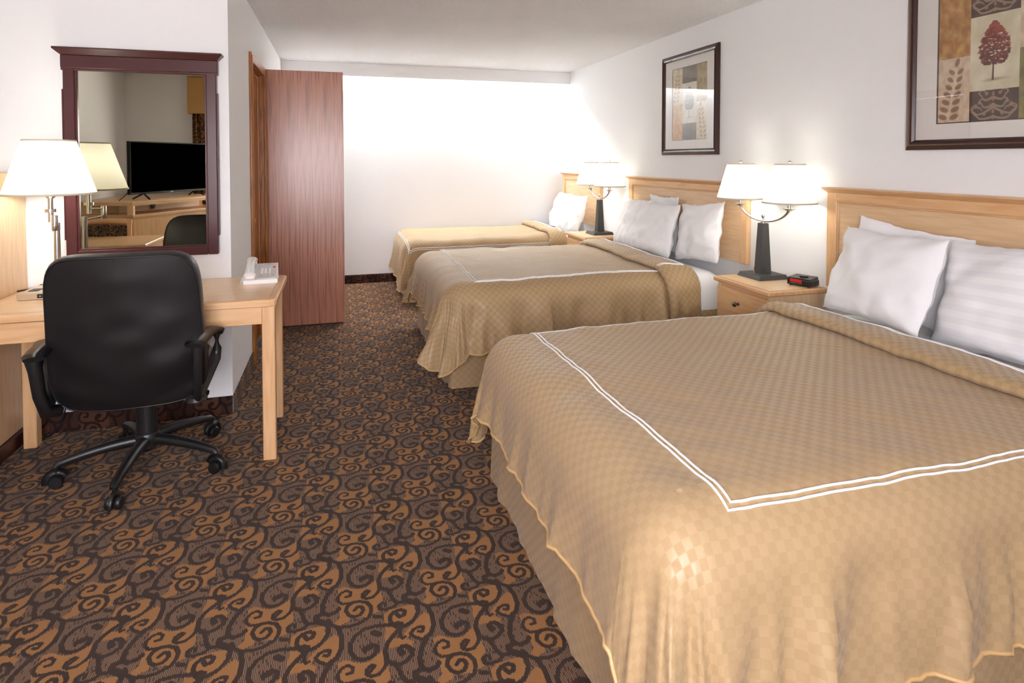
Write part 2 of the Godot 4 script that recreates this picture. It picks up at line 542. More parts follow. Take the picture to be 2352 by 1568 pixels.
func art_texture(which: int) -> ImageTexture:
	# the print behind glass: three columns of panels with a tree in the middle
	var w := 420
	var h := 500
	var im := Image.create(w, h, false, Image.FORMAT_RGB8)
	var c1 := 127
	var c2 := 298
	var ta := 112
	var tb := 386
	var gold := [rgb8(150, 96, 40), rgb8(196, 160, 96)]
	var cream := [rgb8(186, 164, 138), rgb8(214, 198, 172)]
	var brown := [rgb8(60, 44, 38), rgb8(84, 66, 56)]
	var olive := [rgb8(98, 92, 52), rgb8(150, 142, 84)]
	if which == 1:
		gold = [rgb8(186, 142, 84), rgb8(222, 184, 122)]
		cream = [rgb8(198, 184, 148), rgb8(222, 212, 182)]
		brown = [rgb8(80, 70, 58), rgb8(108, 96, 82)]
		olive = [rgb8(136, 118, 60), rgb8(178, 160, 100)]
	if which == 0:
		mottled(im, Rect2i(0, 0, c1, 250), gold[0], gold[1], 3)
		mottled(im, Rect2i(0, 250, c1, 250), cream[0], cream[1], 4, 0.03)
		sprig(im, Rect2i(0, 255, c1, 240), Color(rgb8(122, 88, 62), 0.8), Color(rgb8(226, 210, 186), 0.8), 1.0)
		mottled(im, Rect2i(c2, 0, w - c2, 250), cream[0], cream[1], 6, 0.03)
		sprig(im, Rect2i(c2, 5, w - c2, 240), Color(rgb8(122, 88, 62), 0.8), Color(rgb8(226, 210, 186), 0.8), -1.0)
		mottled(im, Rect2i(c2, 250, w - c2, 250), olive[0], olive[1], 7)
	else:
		mottled(im, Rect2i(0, 0, c1, 250), cream[0], cream[1], 14, 0.03)
		sprig(im, Rect2i(0, 5, c1, 240), Color(rgb8(150, 128, 86), 0.75), Color(rgb8(190, 172, 130), 0.8), 1.0)
		mottled(im, Rect2i(0, 250, c1, 250), gold[0], gold[1], 13)
		mottled(im, Rect2i(c2, 0, w - c2, 250), olive[0], olive[1], 17)
		mottled(im, Rect2i(c2, 250, w - c2, 250), cream[0], cream[1], 16, 0.03)
		sprig(im, Rect2i(c2, 255, w - c2, 240), Color(rgb8(150, 118, 76), 0.75), Color(rgb8(230, 220, 190), 0.8), -1.0)
	mottled(im, Rect2i(c1, 0, c2 - c1, ta), brown[0], brown[1], 8)
	mottled(im, Rect2i(c1, tb, c2 - c1, h - tb), brown[0], brown[1], 9)
	if which == 0:
		damask(im, Rect2i(c1 + 8, 4, c2 - c1 - 16, ta - 8), Color(rgb8(150, 124, 100), 0.9))
		damask(im, Rect2i(c1 + 8, tb + 4, c2 - c1 - 16, h - tb - 8), Color(rgb8(150, 124, 100), 0.9))
		mottled(im, Rect2i(c1, ta, c2 - c1, tb - ta), rgb8(196, 188, 158), rgb8(218, 212, 188), 21, 0.012)
		tree_print(im, Rect2i(c1, ta, c2 - c1, tb - ta), rgb8(72, 24, 18), rgb8(176, 74, 48), rgb8(92, 66, 48), 77)
	else:
		mottled(im, Rect2i(c1, ta, c2 - c1, tb - ta), rgb8(212, 210, 192), rgb8(228, 226, 212), 22, 0.012)
		tree_print(im, Rect2i(c1, ta, c2 - c1, tb - ta), rgb8(112, 108, 92), rgb8(158, 154, 138), rgb8(120, 112, 92), 78)
	return ImageTexture.create_from_image(im)


func make_materials() -> void:
	make_scroll_mask()
	var grit := noise_tex(512, 0.06, 3, 2)
	var fine := noise_tex(512, 0.16, 2, 9)
	# walls and ceiling
	for w in [["wall_paint", rgb8(240, 241, 242), 0.05]]:
		var m := mat(w[0], w[1], 0.75)
		m.uv1_triplanar = true
		m.uv1_world_triplanar = true
		m.uv1_scale = Vector3.ONE * 3.0
		m.heightmap_enabled = true
		m.heightmap_texture = grit
		m.heightmap_scale = w[2]
	var ce := mat("popcorn_ceiling", rgb8(244, 244, 245), 0.95)
	ce.uv1_triplanar = true
	ce.uv1_world_triplanar = true
	ce.uv1_scale = Vector3.ONE * 1.6
	ce.heightmap_enabled = true
	ce.heightmap_texture = noise_tex(512, 0.11, 2, 19)
	ce.heightmap_scale = 1.0
	# carpet
	var ca := mat("scroll_carpet", Color.WHITE, 1.0, 0.0, 0.2)
	ca.albedo_texture = carpet_texture(rgb8(142, 100, 60), rgb8(58, 44, 37), rgb8(74, 58, 49), rgb8(150, 116, 88))
	ca.rim_enabled = true
	ca.rim = 0.15
	ca.rim_tint = 0.6
	ca.heightmap_enabled = true
	ca.heightmap_texture = fine
	ca.heightmap_scale = 0.06
	# border strip of a darker weave
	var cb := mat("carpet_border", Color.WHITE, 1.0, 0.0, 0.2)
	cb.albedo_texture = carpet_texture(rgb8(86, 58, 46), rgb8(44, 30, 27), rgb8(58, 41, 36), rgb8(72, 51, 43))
	# curtain print and the seat-back fabric use the same woven scrolls
	var cu := mat("curtain_print", Color.WHITE, 0.8)
	cu.albedo_texture = carpet_texture(rgb8(150, 106, 66), rgb8(52, 34, 30), rgb8(126, 84, 56), rgb8(176, 132, 86))
	var pf := mat("chair_print", Color.WHITE, 0.9)
	pf.albedo_texture = carpet_texture(rgb8(48, 38, 34), rgb8(128, 104, 84), rgb8(44, 36, 32), rgb8(54, 44, 38))
	# woods
	var maple := noise_tex(512, 0.012, 5, 31, ramp_of([rgb8(214, 166, 118), rgb8(222, 178, 130), rgb8(226, 184, 138)], [0.2, 0.5, 0.85]))
	wood("maple_x", maple, Vector3(1, 0, 0), 0.38, 0.25)
	wood("maple_y", maple, Vector3(0, 1, 0), 0.38, 0.25)
	wood("maple_z", maple, Vector3(0, 0, 1), 0.38, 0.25)
	var pale := noise_tex(512, 0.012, 5, 37, ramp_of([rgb8(218, 182, 140), rgb8(224, 190, 150), rgb8(228, 196, 158)], [0.2, 0.5, 0.85]))
	wood("pale_maple_x", pale, Vector3(1, 0, 0), 0.35, 0.2)
	wood("pale_maple_y", pale, Vector3(0, 1, 0), 0.4, 0.2)
	wood("pale_maple_z", pale, Vector3(0, 0, 1), 0.4, 0.2)
	var red := noise_tex(512, 0.016, 5, 41, ramp_of([rgb8(150, 94, 70), rgb8(178, 118, 92), rgb8(188, 128, 102), rgb8(192, 134, 108)], [0.2, 0.42, 0.6, 0.85]))
	wood("red_laminate", red, Vector3(0, 1, 0), 0.3)
	M.red_laminate.uv1_scale = Vector3(7.0, 0.2, 7.0)
	M.red_laminate.metallic_specular = 0.6
	var oak := noise_tex(512, 0.014, 4, 43, ramp_of([rgb8(140, 84, 32), rgb8(168, 106, 46), rgb8(180, 118, 54)], [0.2, 0.5, 0.85]))
	wood("door_wood", oak, Vector3(0, 1, 0), 0.35)
	wood("door_wood_z", oak, Vector3(0, 0, 1), 0.35)
	mat("cherry_frame", rgb8(74, 36, 38), 0.28)
	mat("dark_frame", rgb8(62, 40, 36), 0.25)
	mat("frame_bead", rgb8(104, 76, 62), 0.2)
	mat("dark_plinth", rgb8(62, 26, 24), 0.4)
	mat("seam_dark", rgb8(60, 40, 28), 0.7)
	# cloth
	var sp := mat("gold_satin", Color.WHITE, 1.0, 0.0, 0.55)
	sp.albedo_texture = check_texture(rgb8(174, 146, 106), rgb8(167, 139, 99), 0.02)
	sp.roughness_texture = check_texture(Color(0.48, 0.48, 0.48), Color(0.78, 0.78, 0.78), 0.04)
	sp.roughness_texture_channel = BaseMaterial3D.TEXTURE_CHANNEL_RED
	sp.uv1_scale = Vector3(1.0 / 0.043, 1.0 / 0.043, 1.0)
	sp.rim_enabled = true
	sp.rim = 0.25
	sp.rim_tint = 0.5
	mat("white_thread", rgb8(250, 249, 249), 0.6)
	mat("satin_cord", rgb8(200, 164, 112), 0.45)
	var li := mat("white_linen", rgb8(244, 244, 245), 0.85)
	li.rim_enabled = true
	li.rim = 0.2
	li.uv1_triplanar = true
	li.uv1_scale = Vector3.ONE * 2.0
	li.heightmap_enabled = true
	li.heightmap_texture = noise_tex(256, 0.02, 3, 51)
	li.heightmap_scale = 0.12
	var st := mat("striped_linen", Color.WHITE, 0.8)
	var si := Image.create(4, 64, false, Image.FORMAT_RGB8)
	for y in 64:
		for x in 4:
			si.set_pixel(x, y, rgb8(246, 246, 247) if y < 32 else rgb8(239, 239, 242))
	st.albedo_texture = ImageTexture.create_from_image(si)
	st.uv1_scale = Vector3(1.0, 1.0 / 0.05, 1.0)
	var va := mat("valance_cloth", rgb8(186, 140, 82), 0.7)
	va.rim_enabled = true
	va.rim = 0.2
	# leather and plastic
	var le := mat("black_leather", rgb8(20, 19, 21), 0.4, 0.0, 0.5)
	le.uv1_triplanar = true
	le.uv1_scale = Vector3.ONE * 6.0
	le.heightmap_enabled = true
	le.heightmap_texture = fine
	le.heightmap_scale = 0.02
	mat("black_plastic", rgb8(24, 24, 25), 0.38)
	mat("grey_plastic", rgb8(46, 47, 50), 0.45)
	mat("clock_black", rgb8(28, 28, 30), 0.3)
	mat("phone_white", rgb8(226, 222, 220), 0.35)
	mat("phone_grey", rgb8(202, 196, 190), 0.5)
	mat("key_grey", rgb8(150, 144, 138), 0.5)
	mat("phone_red", rgb8(190, 40, 34), 0.3)
	mat("socket_black", rgb8(34, 34, 36), 0.4)
	mat("tv_black", rgb8(8, 8, 9), 0.5, 0.0, 0.3)
	mat("screen_black", rgb8(1, 1, 1), 0.4, 0.0, 0.0)
	mat("grommet", rgb8(52, 44, 34), 0.5)
	# metals
	mat("brushed_nickel", rgb8(196, 192, 186), 0.24, 1.0)
	mat("champagne_metal", rgb8(206, 192, 168), 0.35, 0.7)
	mat("brass", rgb8(214, 172, 84), 0.2, 1.0)
	mat("pewter", rgb8(112, 100, 88), 0.35, 1.0)
	mat("slate_metal", rgb8(66, 66, 66), 0.5, 0.1)
	# mirror, glass, paper
	mat("mirror_glass", rgb8(194, 192, 176), 0.015, 1.0)
	var gl := mat("picture_glass", Color(1, 1, 1, 0.015), 0.02, 0.0, 0.5)
	gl.transparency = BaseMaterial3D.TRANSPARENCY_ALPHA
	var wg := mat("window_glass", Color(0.95, 0.98, 1.0, 0.06), 0.02)
	wg.transparency = BaseMaterial3D.TRANSPARENCY_ALPHA
	mat("mat_board", rgb8(224, 221, 217), 0.9)
	for k in 2:
		var a := mat("art_print_%d" % k, Color.WHITE, 0.7)
		a.albedo_texture = art_texture(k)
	var sh := mat("shade_paper", rgb8(242, 240, 232), 0.9, 0.0, 0.2)
	sh.backlight_enabled = true
	sh.backlight = Color(0.8, 0.795, 0.77)
	mat("shade_trim", rgb8(206, 198, 176), 0.7)
	var bu := mat("lamp_bulb_glow", Color.WHITE, 0.5)
	bu.emission_enabled = true
	bu.emission = Color(1.0, 0.95, 0.82)
	bu.emission_energy_multiplier = 4.0
	var tu := mat("tube_light_glow", Color.WHITE, 0.5)
	tu.emission_enabled = true
	tu.emission = Color(0.98, 1.0, 0.98)
	tu.emission_energy_multiplier = 6.0
	var cd := mat("clock_display", rgb8(120, 20, 16), 0.3)
	cd.emission_enabled = true
	cd.emission = Color(1.0, 0.16, 0.1)
	cd.emission_energy_multiplier = 0.12
	mat("print_grey", rgb8(170, 168, 164), 0.5)
	mat("outdoor_ground", rgb8(120, 122, 112), 0.9)


# ---------------------------------------------------------------- the room
func carpet_uv(x: float, z: float) -> Vector2:
	return Vector2((x - 0.309) / 0.2655, (z + 1.885 + 0.05 * (x - 0.309)) / 0.297)


func carpet_board(called: String, a: Vector3, b: Vector3, out: Vector3) -> void:
	# a strip of the carpet turned up the wall, with a rounded top edge
	var mb := MB.new()
	var along := (b - a).normalized()
	var L := a.distance_to(b)
	var rows := []
	var uvs := []
	for k in [[0.0, 0.010], [0.085, 0.010], [0.094, 0.007], [0.098, 0.0]]:
		var line := PackedVector3Array()
		var lu := PackedVector2Array()
		for i in 13:
			var t := L * i / 12.0
			line.append(a + along * t + out * k[1] + Vector3(0, k[0], 0))
			lu.append(Vector2(t / 0.2655, -k[0] / 0.297))
		rows.append(line)
		uvs.append(lu)
	mb.surf(rows, uvs, (a + b) * 0.5 - out)
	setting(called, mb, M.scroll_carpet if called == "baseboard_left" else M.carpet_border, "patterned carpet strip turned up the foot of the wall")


func build_room() -> void:
	var mb := MB.new()
	var x0 := -2.43
	var x1 := 2.778
	var z0 := -7.02
	var z1 := 0.88
	for i in 16:
		for k in 24:
			var xa := lerpf(x0, x1, i / 16.0)
			var xb := lerpf(x0, x1, (i + 1) / 16.0)
			var za := lerpf(z0, z1, k / 24.0)
			var zb := lerpf(z0, z1, (k + 1) / 24.0)
			var p := [Vector3(xa, 0, za), Vector3(xb, 0, za), Vector3(xb, 0, zb), Vector3(xa, 0, zb)]
			var u := [carpet_uv(xa, za), carpet_uv(xb, za), carpet_uv(xb, zb), carpet_uv(xa, zb)]
			mb.tri(p[0], p[1], p[2], Vector3.UP, Vector3.UP, Vector3.UP, u[0], u[1], u[2])
			mb.tri(p[0], p[2], p[3], Vector3.UP, Vector3.UP, Vector3.UP, u[0], u[2], u[3])
	mb.span(Vector3(x0, -0.1, z0), Vector3(x1, -0.002, z1), 0.0005)
	setting("floor", mb, M.scroll_carpet, "brown and tan carpet woven with scrolls")
	mb = MB.new()
	mb.span(Vector3(x0, CEILING, z0), Vector3(x1, CEILING + 0.1, z1), 0.0005)
	setting("ceiling", mb, M.popcorn_ceiling, "white popcorn-textured ceiling")
	mb = MB.new()
	mb.span(Vector3(ROOM_RIGHT, 0, z0), Vector3(x1, CEILING, z1), 0.0005)
	setting("wall_right", mb, M.wall_paint, "white wall behind the headboards")
	mb = MB.new()
	mb.span(Vector3(-0.685, 0, z0), Vector3(ROOM_RIGHT, CEILING, ROOM_FAR), 0.0005)
	setting("wall_far", mb, M.wall_paint, "white wall at the far end of the room")
	mb = MB.new()
	mb.span(Vector3(-0.685, 0, -4.37), Vector3(ROOM_LEFT, CEILING, ALCOVE_BACK - 0.12), 0.0005)
	mb.span(Vector3(-0.685, 0, ROOM_FAR), Vector3(ROOM_LEFT, CEILING, -5.14), 0.0005)
	mb.span(Vector3(-0.685, 2.07, -5.14), Vector3(ROOM_LEFT, CEILING, -4.37), 0.0005)
	setting("wall_left", mb, M.wall_paint, "white wall with the wooden door")
	mb = MB.new()
	mb.span(Vector3(x0, 0, ALCOVE_BACK - 0.12), Vector3(ROOM_LEFT, CEILING, ALCOVE_BACK), 0.0005)
	setting("wall_alcove", mb, M.wall_paint, "white wall behind the desk and the mirror")
	mb = MB.new()
	mb.span(Vector3(x0, 0, ALCOVE_BACK), Vector3(ALCOVE_LEFT, CEILING, z1), 0.0005)
	setting("wall_alcove_left", mb, M.wall_paint, "wall beside the television unit")
	mb = MB.new()
	mb.span(Vector3(ALCOVE_LEFT, 0, WINDOW_WALL), Vector3(-1.25, CEILING, z1), 0.0005)
	mb.span(Vector3(0.55, 0, WINDOW_WALL), Vector3(ROOM_RIGHT, CEILING, z1), 0.0005)
	mb.span(Vector3(-1.25, 0, WINDOW_WALL), Vector3(0.55, 0.8, z1), 0.0005)
	mb.span(Vector3(-1.25, 2.15, WINDOW_WALL), Vector3(0.55, CEILING, z1), 0.0005)
	setting("wall_window", mb, M.wall_paint, "wall with the window, behind the beds' foot aisle")
	# light cove along the far wall
	mb = MB.new()
	mb.span(Vector3(ROOM_LEFT, 2.297, -6.745), Vector3(ROOM_RIGHT, CEILING, -6.72), 0.002)
	setting("trim_1", mb, M.wall_paint, "white valance board that hides the tube lights along the far wall")
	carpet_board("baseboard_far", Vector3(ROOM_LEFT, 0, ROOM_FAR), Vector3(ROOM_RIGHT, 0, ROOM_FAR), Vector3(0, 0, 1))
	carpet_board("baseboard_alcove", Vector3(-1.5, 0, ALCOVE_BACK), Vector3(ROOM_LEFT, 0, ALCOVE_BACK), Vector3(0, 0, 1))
	carpet_board("baseboard_left", Vector3(ROOM_LEFT, 0, ALCOVE_BACK), Vector3(ROOM_LEFT, 0, -4.326), Vector3(1, 0, 0))
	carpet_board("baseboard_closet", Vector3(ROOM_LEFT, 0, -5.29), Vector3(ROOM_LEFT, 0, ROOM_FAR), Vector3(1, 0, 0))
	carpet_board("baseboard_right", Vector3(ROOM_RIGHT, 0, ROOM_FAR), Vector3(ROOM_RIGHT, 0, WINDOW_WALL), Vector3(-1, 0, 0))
	build_door()
	build_window()


func build_door() -> void:
	var t := Node3D.new()
	t.name = "door_1"
	add_child(t)
	t.position = Vector3(ROOM_LEFT, 0, -4.755)
	tag(t, "closed brown wooden door in a brown casing left of the tall red-brown panel", "", "", "structure")
	var w := 0.365
	var mb := MB.new()
	mb.span(Vector3(-0.08, 0.008, -w + 0.012), Vector3(-0.042, 2.035, w - 0.012), 0.002)
	part("door_leaf", mb, M.door_wood, t)
	for s: float in [-1.0, 1.0]:
		mb = MB.new()
		mb.span(Vector3(0.0, 0, s * w), Vector3(0.018, 2.112, s * (w + 0.064)), 0.004)
		mb.span(Vector3(0.018, 0, s * (w + 0.03)), Vector3(0.022, 2.09, s * (w + 0.058)), 0.002)
		part("door_casing", mb, M.door_wood, t)
		mb = MB.new()
		mb.span(Vector3(-0.12, 0, s * w), Vector3(0.0, 2.05, s * (w + 0.02)), 0.001)
		mb.span(Vector3(-0.042, 0, s * (w - 0.012)), Vector3(-0.03, 2.05, s * w), 0.001)
		part("door_jamb", mb, M.door_wood, t)
	mb = MB.new()
	mb.span(Vector3(0.0, 2.05, -w), Vector3(0.018, 2.112, w), 0.004)
	part("door_casing", mb, M.door_wood_z, t)
	mb = MB.new()
	mb.span(Vector3(-0.12, 2.05, -w), Vector3(0.0, 2.07, w), 0.001)
	mb.span(Vector3(-0.042, 2.037, -w), Vector3(-0.03, 2.05, w), 0.001)
	part("door_jamb", mb, M.door_wood_z, t)
	mb = MB.new()
	var turn := Transform3D(Basis(Vector3(0, 0, 1), -PI / 2), Vector3(-0.042, 0.965, 0.3))
	mb.lathe([Vector2(0, 0), Vector2(0.03, 0), Vector2(0.03, 0.006), Vector2(0.01, 0.01), Vector2(0.01, 0.03), Vector2(0.022, 0.036), Vector2(0.027, 0.046), Vector2(0.022, 0.056), Vector2(0, 0.06)], 20, turn)
	part("door_knob", mb, M.brass, t, "small brass door knob")


func build_window() -> void:
	var t := Node3D.new()
	t.name = "window_1"
	add_child(t)
	t.position = Vector3(-0.35, 0.8, WINDOW_WALL + 0.05)
	tag(t, "window between the patterned curtains", "", "", "structure")
	var mb := MB.new()
	for s: float in [-1.0, 1.0]:
		mb.span(Vector3(s * 0.85, 0, -0.03), Vector3(s * 0.9, 1.35, 0.03), 0.002)
	mb.span(Vector3(-0.85, 0, -0.03), Vector3(0.85, 0.05, 0.03), 0.002)
	mb.span(Vector3(-0.85, 1.3, -0.03), Vector3(0.85, 1.35, 0.03), 0.002)
	mb.span(Vector3(-0.02, 0.05, -0.02), Vector3(0.02, 1.3, 0.02), 0.002)
	part("window_frame", mb, M.mat_board, t)
	for s: float in [-1.0, 1.0]:
		mb = MB.new()
		mb.span(Vector3(s * 0.02, 0.05, -0.003), Vector3(s * 0.85, 1.3, 0.003), 0.0005)
		part("window_pane", mb, M.window_glass, t)


# ---------------------------------------------------------------- lights of the cove
func tube_fixture(x: float, length: float, label: String) -> void:
	var t := thing("tube_light", label, "light", Vector3(x, 2.435, -6.835), 0.0, "tube lights of the cove")
	var mb := MB.new()
	mb.span(Vector3(-length / 2, -0.035, -0.03), Vector3(length / 2, 0.0, 0.03), 0.003)
	part("fixture_body", mb, M.phone_white, t)
	mb = MB.new()
	mb.tube([Vector3(-length / 2 + 0.03, -0.055, 0), Vector3(length / 2 - 0.03, -0.055, 0)], 0.014, 14)
	part("fluorescent_tube_light", mb, M.tube_light_glow, t)
	for s: float in [-1.0, 1.0]:
		mb = MB.new()
		mb.box(Vector3(s * (length / 2 - 0.02), -0.055, 0), Vector3(0.022, 0.045, 0.034), 0.004)
		part("lamp_holder", mb, M.phone_white, t)
	var a := AreaLight3D.new()
	a.name = "cove_light"
	a.area_size = Vector2(length - 0.06, 0.05)
	a.light_color = Color(0.985, 0.99, 1.0)
	a.light_energy = COVE_ENERGY
	a.area_range = 12.0
	a.shadow_enabled = true
	t.add_child(a)
	a.position = Vector3(0, -0.075, 0)
	a.rotation.x = -PI / 2


# ---------------------------------------------------------------- furniture along the left wall
func build_panel() -> void:
	var t := thing("partition_panel", "tall red-brown wood-grain panel standing beside the wooden door", "panel", Vector3(-0.259, 0, -5.265))
	var mb := MB.new()
	mb.span(Vector3(-0.303, 0.012, -0.014), Vector3(0.301, 2.126, 0.014), 0.001)
	part("panel_board", mb, M.red_laminate, t)
	mb = MB.new()
	mb.span(Vector3(0.301, 0.012, -0.014), Vector3(0.304, 2.126, 0.014), 0.0005)
	part("edge_band", mb, M.red_laminate, t)
	mb = MB.new()
	mb.span(Vector3(-0.29, 0.0, -0.012), Vector3(0.29, 0.012, 0.008), 0.001)
	part("foot_rail", mb, M.seam_dark, t)


func build_cabinet() -> void:
	var t := thing("tall_cabinet", "pale maple cabinet side with a dark plinth at the left end of the desk", "cabinet", Vector3(-1.905, 0, -3.25))
	var mb := MB.new()
	mb.span(Vector3(-0.405, 0.075, -0.29), Vector3(0.405, 1.33, 0.28), 0.003)
	part("cabinet_body", mb, M.pale_maple_y, t)
	mb = MB.new()
	mb.span(Vector3(-0.41, 0.0, -0.29), Vector3(0.42, 0.075, 0.29), 0.006)
	part("plinth", mb, M.dark_plinth, t)
	for s: float in [-1.0, 1.0]:
		mb = MB.new()
		mb.span(Vector3(s * 0.005, 0.09, 0.28), Vector3(s * 0.4, 1.315, 0.3), 0.003)
		var d := part("cabinet_door", mb, M.pale_maple_y, t)
		mb = MB.new()
		mb.lathe([Vector2(0, 0), Vector2(0.007, 0), Vector2(0.007, 0.012), Vector2(0.014, 0.018), Vector2(0.012, 0.026), Vector2(0, 0.03)], 14, Transform3D(Basis(Vector3(1, 0, 0), PI / 2), Vector3(s * 0.04, 0.75, 0.3)))
		part("knob", mb, M.pewter, d)


func build_desk() -> void:
	var t := thing("desk", "maple writing desk with square legs below the mirror", "desk", Vector3(-0.885, 0, -3.23))
	var hx := 0.607
	var zf := 0.315
	var zb := -0.305
	var mb := MB.new()
	# bull-nosed wooden edge round a laminate field
	var e := [[0.718, 0.008], [0.722, 0.0], [0.744, 0.0], [0.75, 0.003], [0.752, 0.009]]
	var rows := []
	var uvs := []
	for k in e:
		var i: float = k[1]
		var line := PackedVector3Array()
		var lu := PackedVector2Array()
		for p in [Vector2(-hx + i, zb + i), Vector2(hx - i - 0.02, zb + i), Vector2(hx - i - 0.006, zb + i + 0.006), Vector2(hx - i, zb + i + 0.02), Vector2(hx - i, zf - i - 0.03), Vector2(hx - i - 0.009, zf - i - 0.009), Vector2(hx - i - 0.03, zf - i), Vector2(-hx + i, zf - i), Vector2(-hx + i, zb + i)]:
			line.append(Vector3(p.x, k[0], p.y))
			lu.append(Vector2.ZERO)
		rows.append(line)
		uvs.append(lu)
	for r in rows.size() - 1:
		for c in 8:
			mb.face([rows[r][c], rows[r][c + 1], rows[r + 1][c + 1], rows[r + 1][c]], (rows[r][c] + rows[r + 1][c + 1]) * 0.5 - Vector3(0, 0.735, 0))
	var lid := []
	var under := []
	for c in 8:
		lid.append(rows[4][c])
		under.append(rows[0][c])
	mb.face(lid, Vector3.UP)
	mb.face(under, Vector3.DOWN)
	part("desk_edge", mb, M.maple_x, t)
	mb = MB.new()
	mb.span(Vector3(-hx + 0.03, 0.7505, zb + 0.03), Vector3(hx - 0.034, 0.7528, zf - 0.034), 0.0008)
	part("desk_top", mb, M.pale_maple_x, t, "pale laminate top")
	mb = MB.new()
	mb.span(Vector3(-hx + 0.0285, 0.7505, zb + 0.0285), Vector3(hx - 0.0325, 0.7522, zf - 0.0325), 0.0004)
	part("inlay_line", mb, M.seam_dark, t)
	for p in [[0.57, zf - 0.045], [0.56, zb + 0.1], [-0.55, zb + 0.135], [-0.57, zf - 0.045]]:
		mb = MB.new()
		mb.span(Vector3(p[0] - 0.028, 0.0, p[1] - 0.028), Vector3(p[0] + 0.028, 0.718, p[1] + 0.028), 0.004)
		part("leg", mb, M.maple_y, t)
	mb = MB.new()
	mb.span(Vector3(0.29, 0.636, zf - 0.042), Vector3(0.542, 0.718, zf - 0.022), 0.002)
	part("apron", mb, M.maple_x, t)
	mb = MB.new()
	mb.span(Vector3(-0.542, 0.628, zf - 0.04), Vector3(0.282, 0.714, zf - 0.018), 0.003)
	part("drawer_front", mb, M.maple_x, t)
	mb = MB.new()
	mb.span(Vector3(-0.54, 0.632, zf - 0.06), Vector3(0.54, 0.716, zf - 0.044), 0.002)
	part("drawer_rail", mb, M.seam_dark, t)
	mb = MB.new()
	mb.span(Vector3(0.548, 0.636, zb + 0.13), Vector3(0.572, 0.718, zf - 0.075), 0.002)
	part("side_apron", mb, M.maple_z, t)
	mb = MB.new()
	mb.span(Vector3(-0.52, 0.636, zb + 0.1), Vector3(0.53, 0.718, zb + 0.12), 0.002)
	part("back_apron", mb, M.maple_x, t)


func build_mirror() -> void:
	var t := thing("wall_mirror", "large mirror in a dark cherry frame with a projecting crown above the desk", "mirror", Vector3(-0.97, 0.885, ALCOVE_BACK + 0.002))
	var mb := MB.new()
	var w := 0.358
	for s: float in [-1.0, 1.0]:
		# side stiles with a shaped outer edge
		mb = MB.new()
		mb.span(Vector3(s * 0.3, 0.0, 0.0), Vector3(s * (w - 0.008), 1.015, 0.036), 0.004)
		mb.span(Vector3(s * (w - 0.008), 0.1, 0.0), Vector3(s * (w - 0.002), 0.86, 0.034), 0.003)
		mb.span(Vector3(s * 0.29, 0.045, 0.012), Vector3(s * 0.3, 0.955, 0.03), 0.002)
		part("frame_stile", mb, M.cherry_frame, t)
	mb = MB.new()
	mb.span(Vector3(-0.3, 0.0, 0.0), Vector3(0.3, 0.045, 0.036), 0.004)
	mb.span(Vector3(-0.3, 0.045, 0.012), Vector3(0.3, 0.052, 0.03), 0.002)
	part("frame_rail", mb, M.cherry_frame, t)
	mb = MB.new()
	mb.span(Vector3(-w, 0.965, 0.0), Vector3(w, 1.032, 0.04), 0.004)
	mb.span(Vector3(-w, 0.955, 0.0), Vector3(w, 0.966, 0.034), 0.002)
	part("frame_rail", mb, M.cherry_frame, t)
	mb = MB.new()
	# crown flaring out to the top
	mb.hexa([Vector3(-w, 1.032, 0), Vector3(w, 1.032, 0), Vector3(w, 1.032, 0.042), Vector3(-w, 1.032, 0.042), Vector3(-w - 0.024, 1.056, 0), Vector3(w + 0.024, 1.056, 0), Vector3(w + 0.024, 1.056, 0.068), Vector3(-w - 0.024, 1.056, 0.068)])
	mb.span(Vector3(-w - 0.026, 1.056, 0), Vector3(w + 0.026, 1.066, 0.07), 0.003)
	part("crown", mb, M.cherry_frame, t)
	mb = MB.new()
	mb.span(Vector3(-0.302, 0.04, 0.002), Vector3(0.302, 0.97, 0.02), 0.001)
	part("mirror_glass", mb, M.mirror_glass, t)


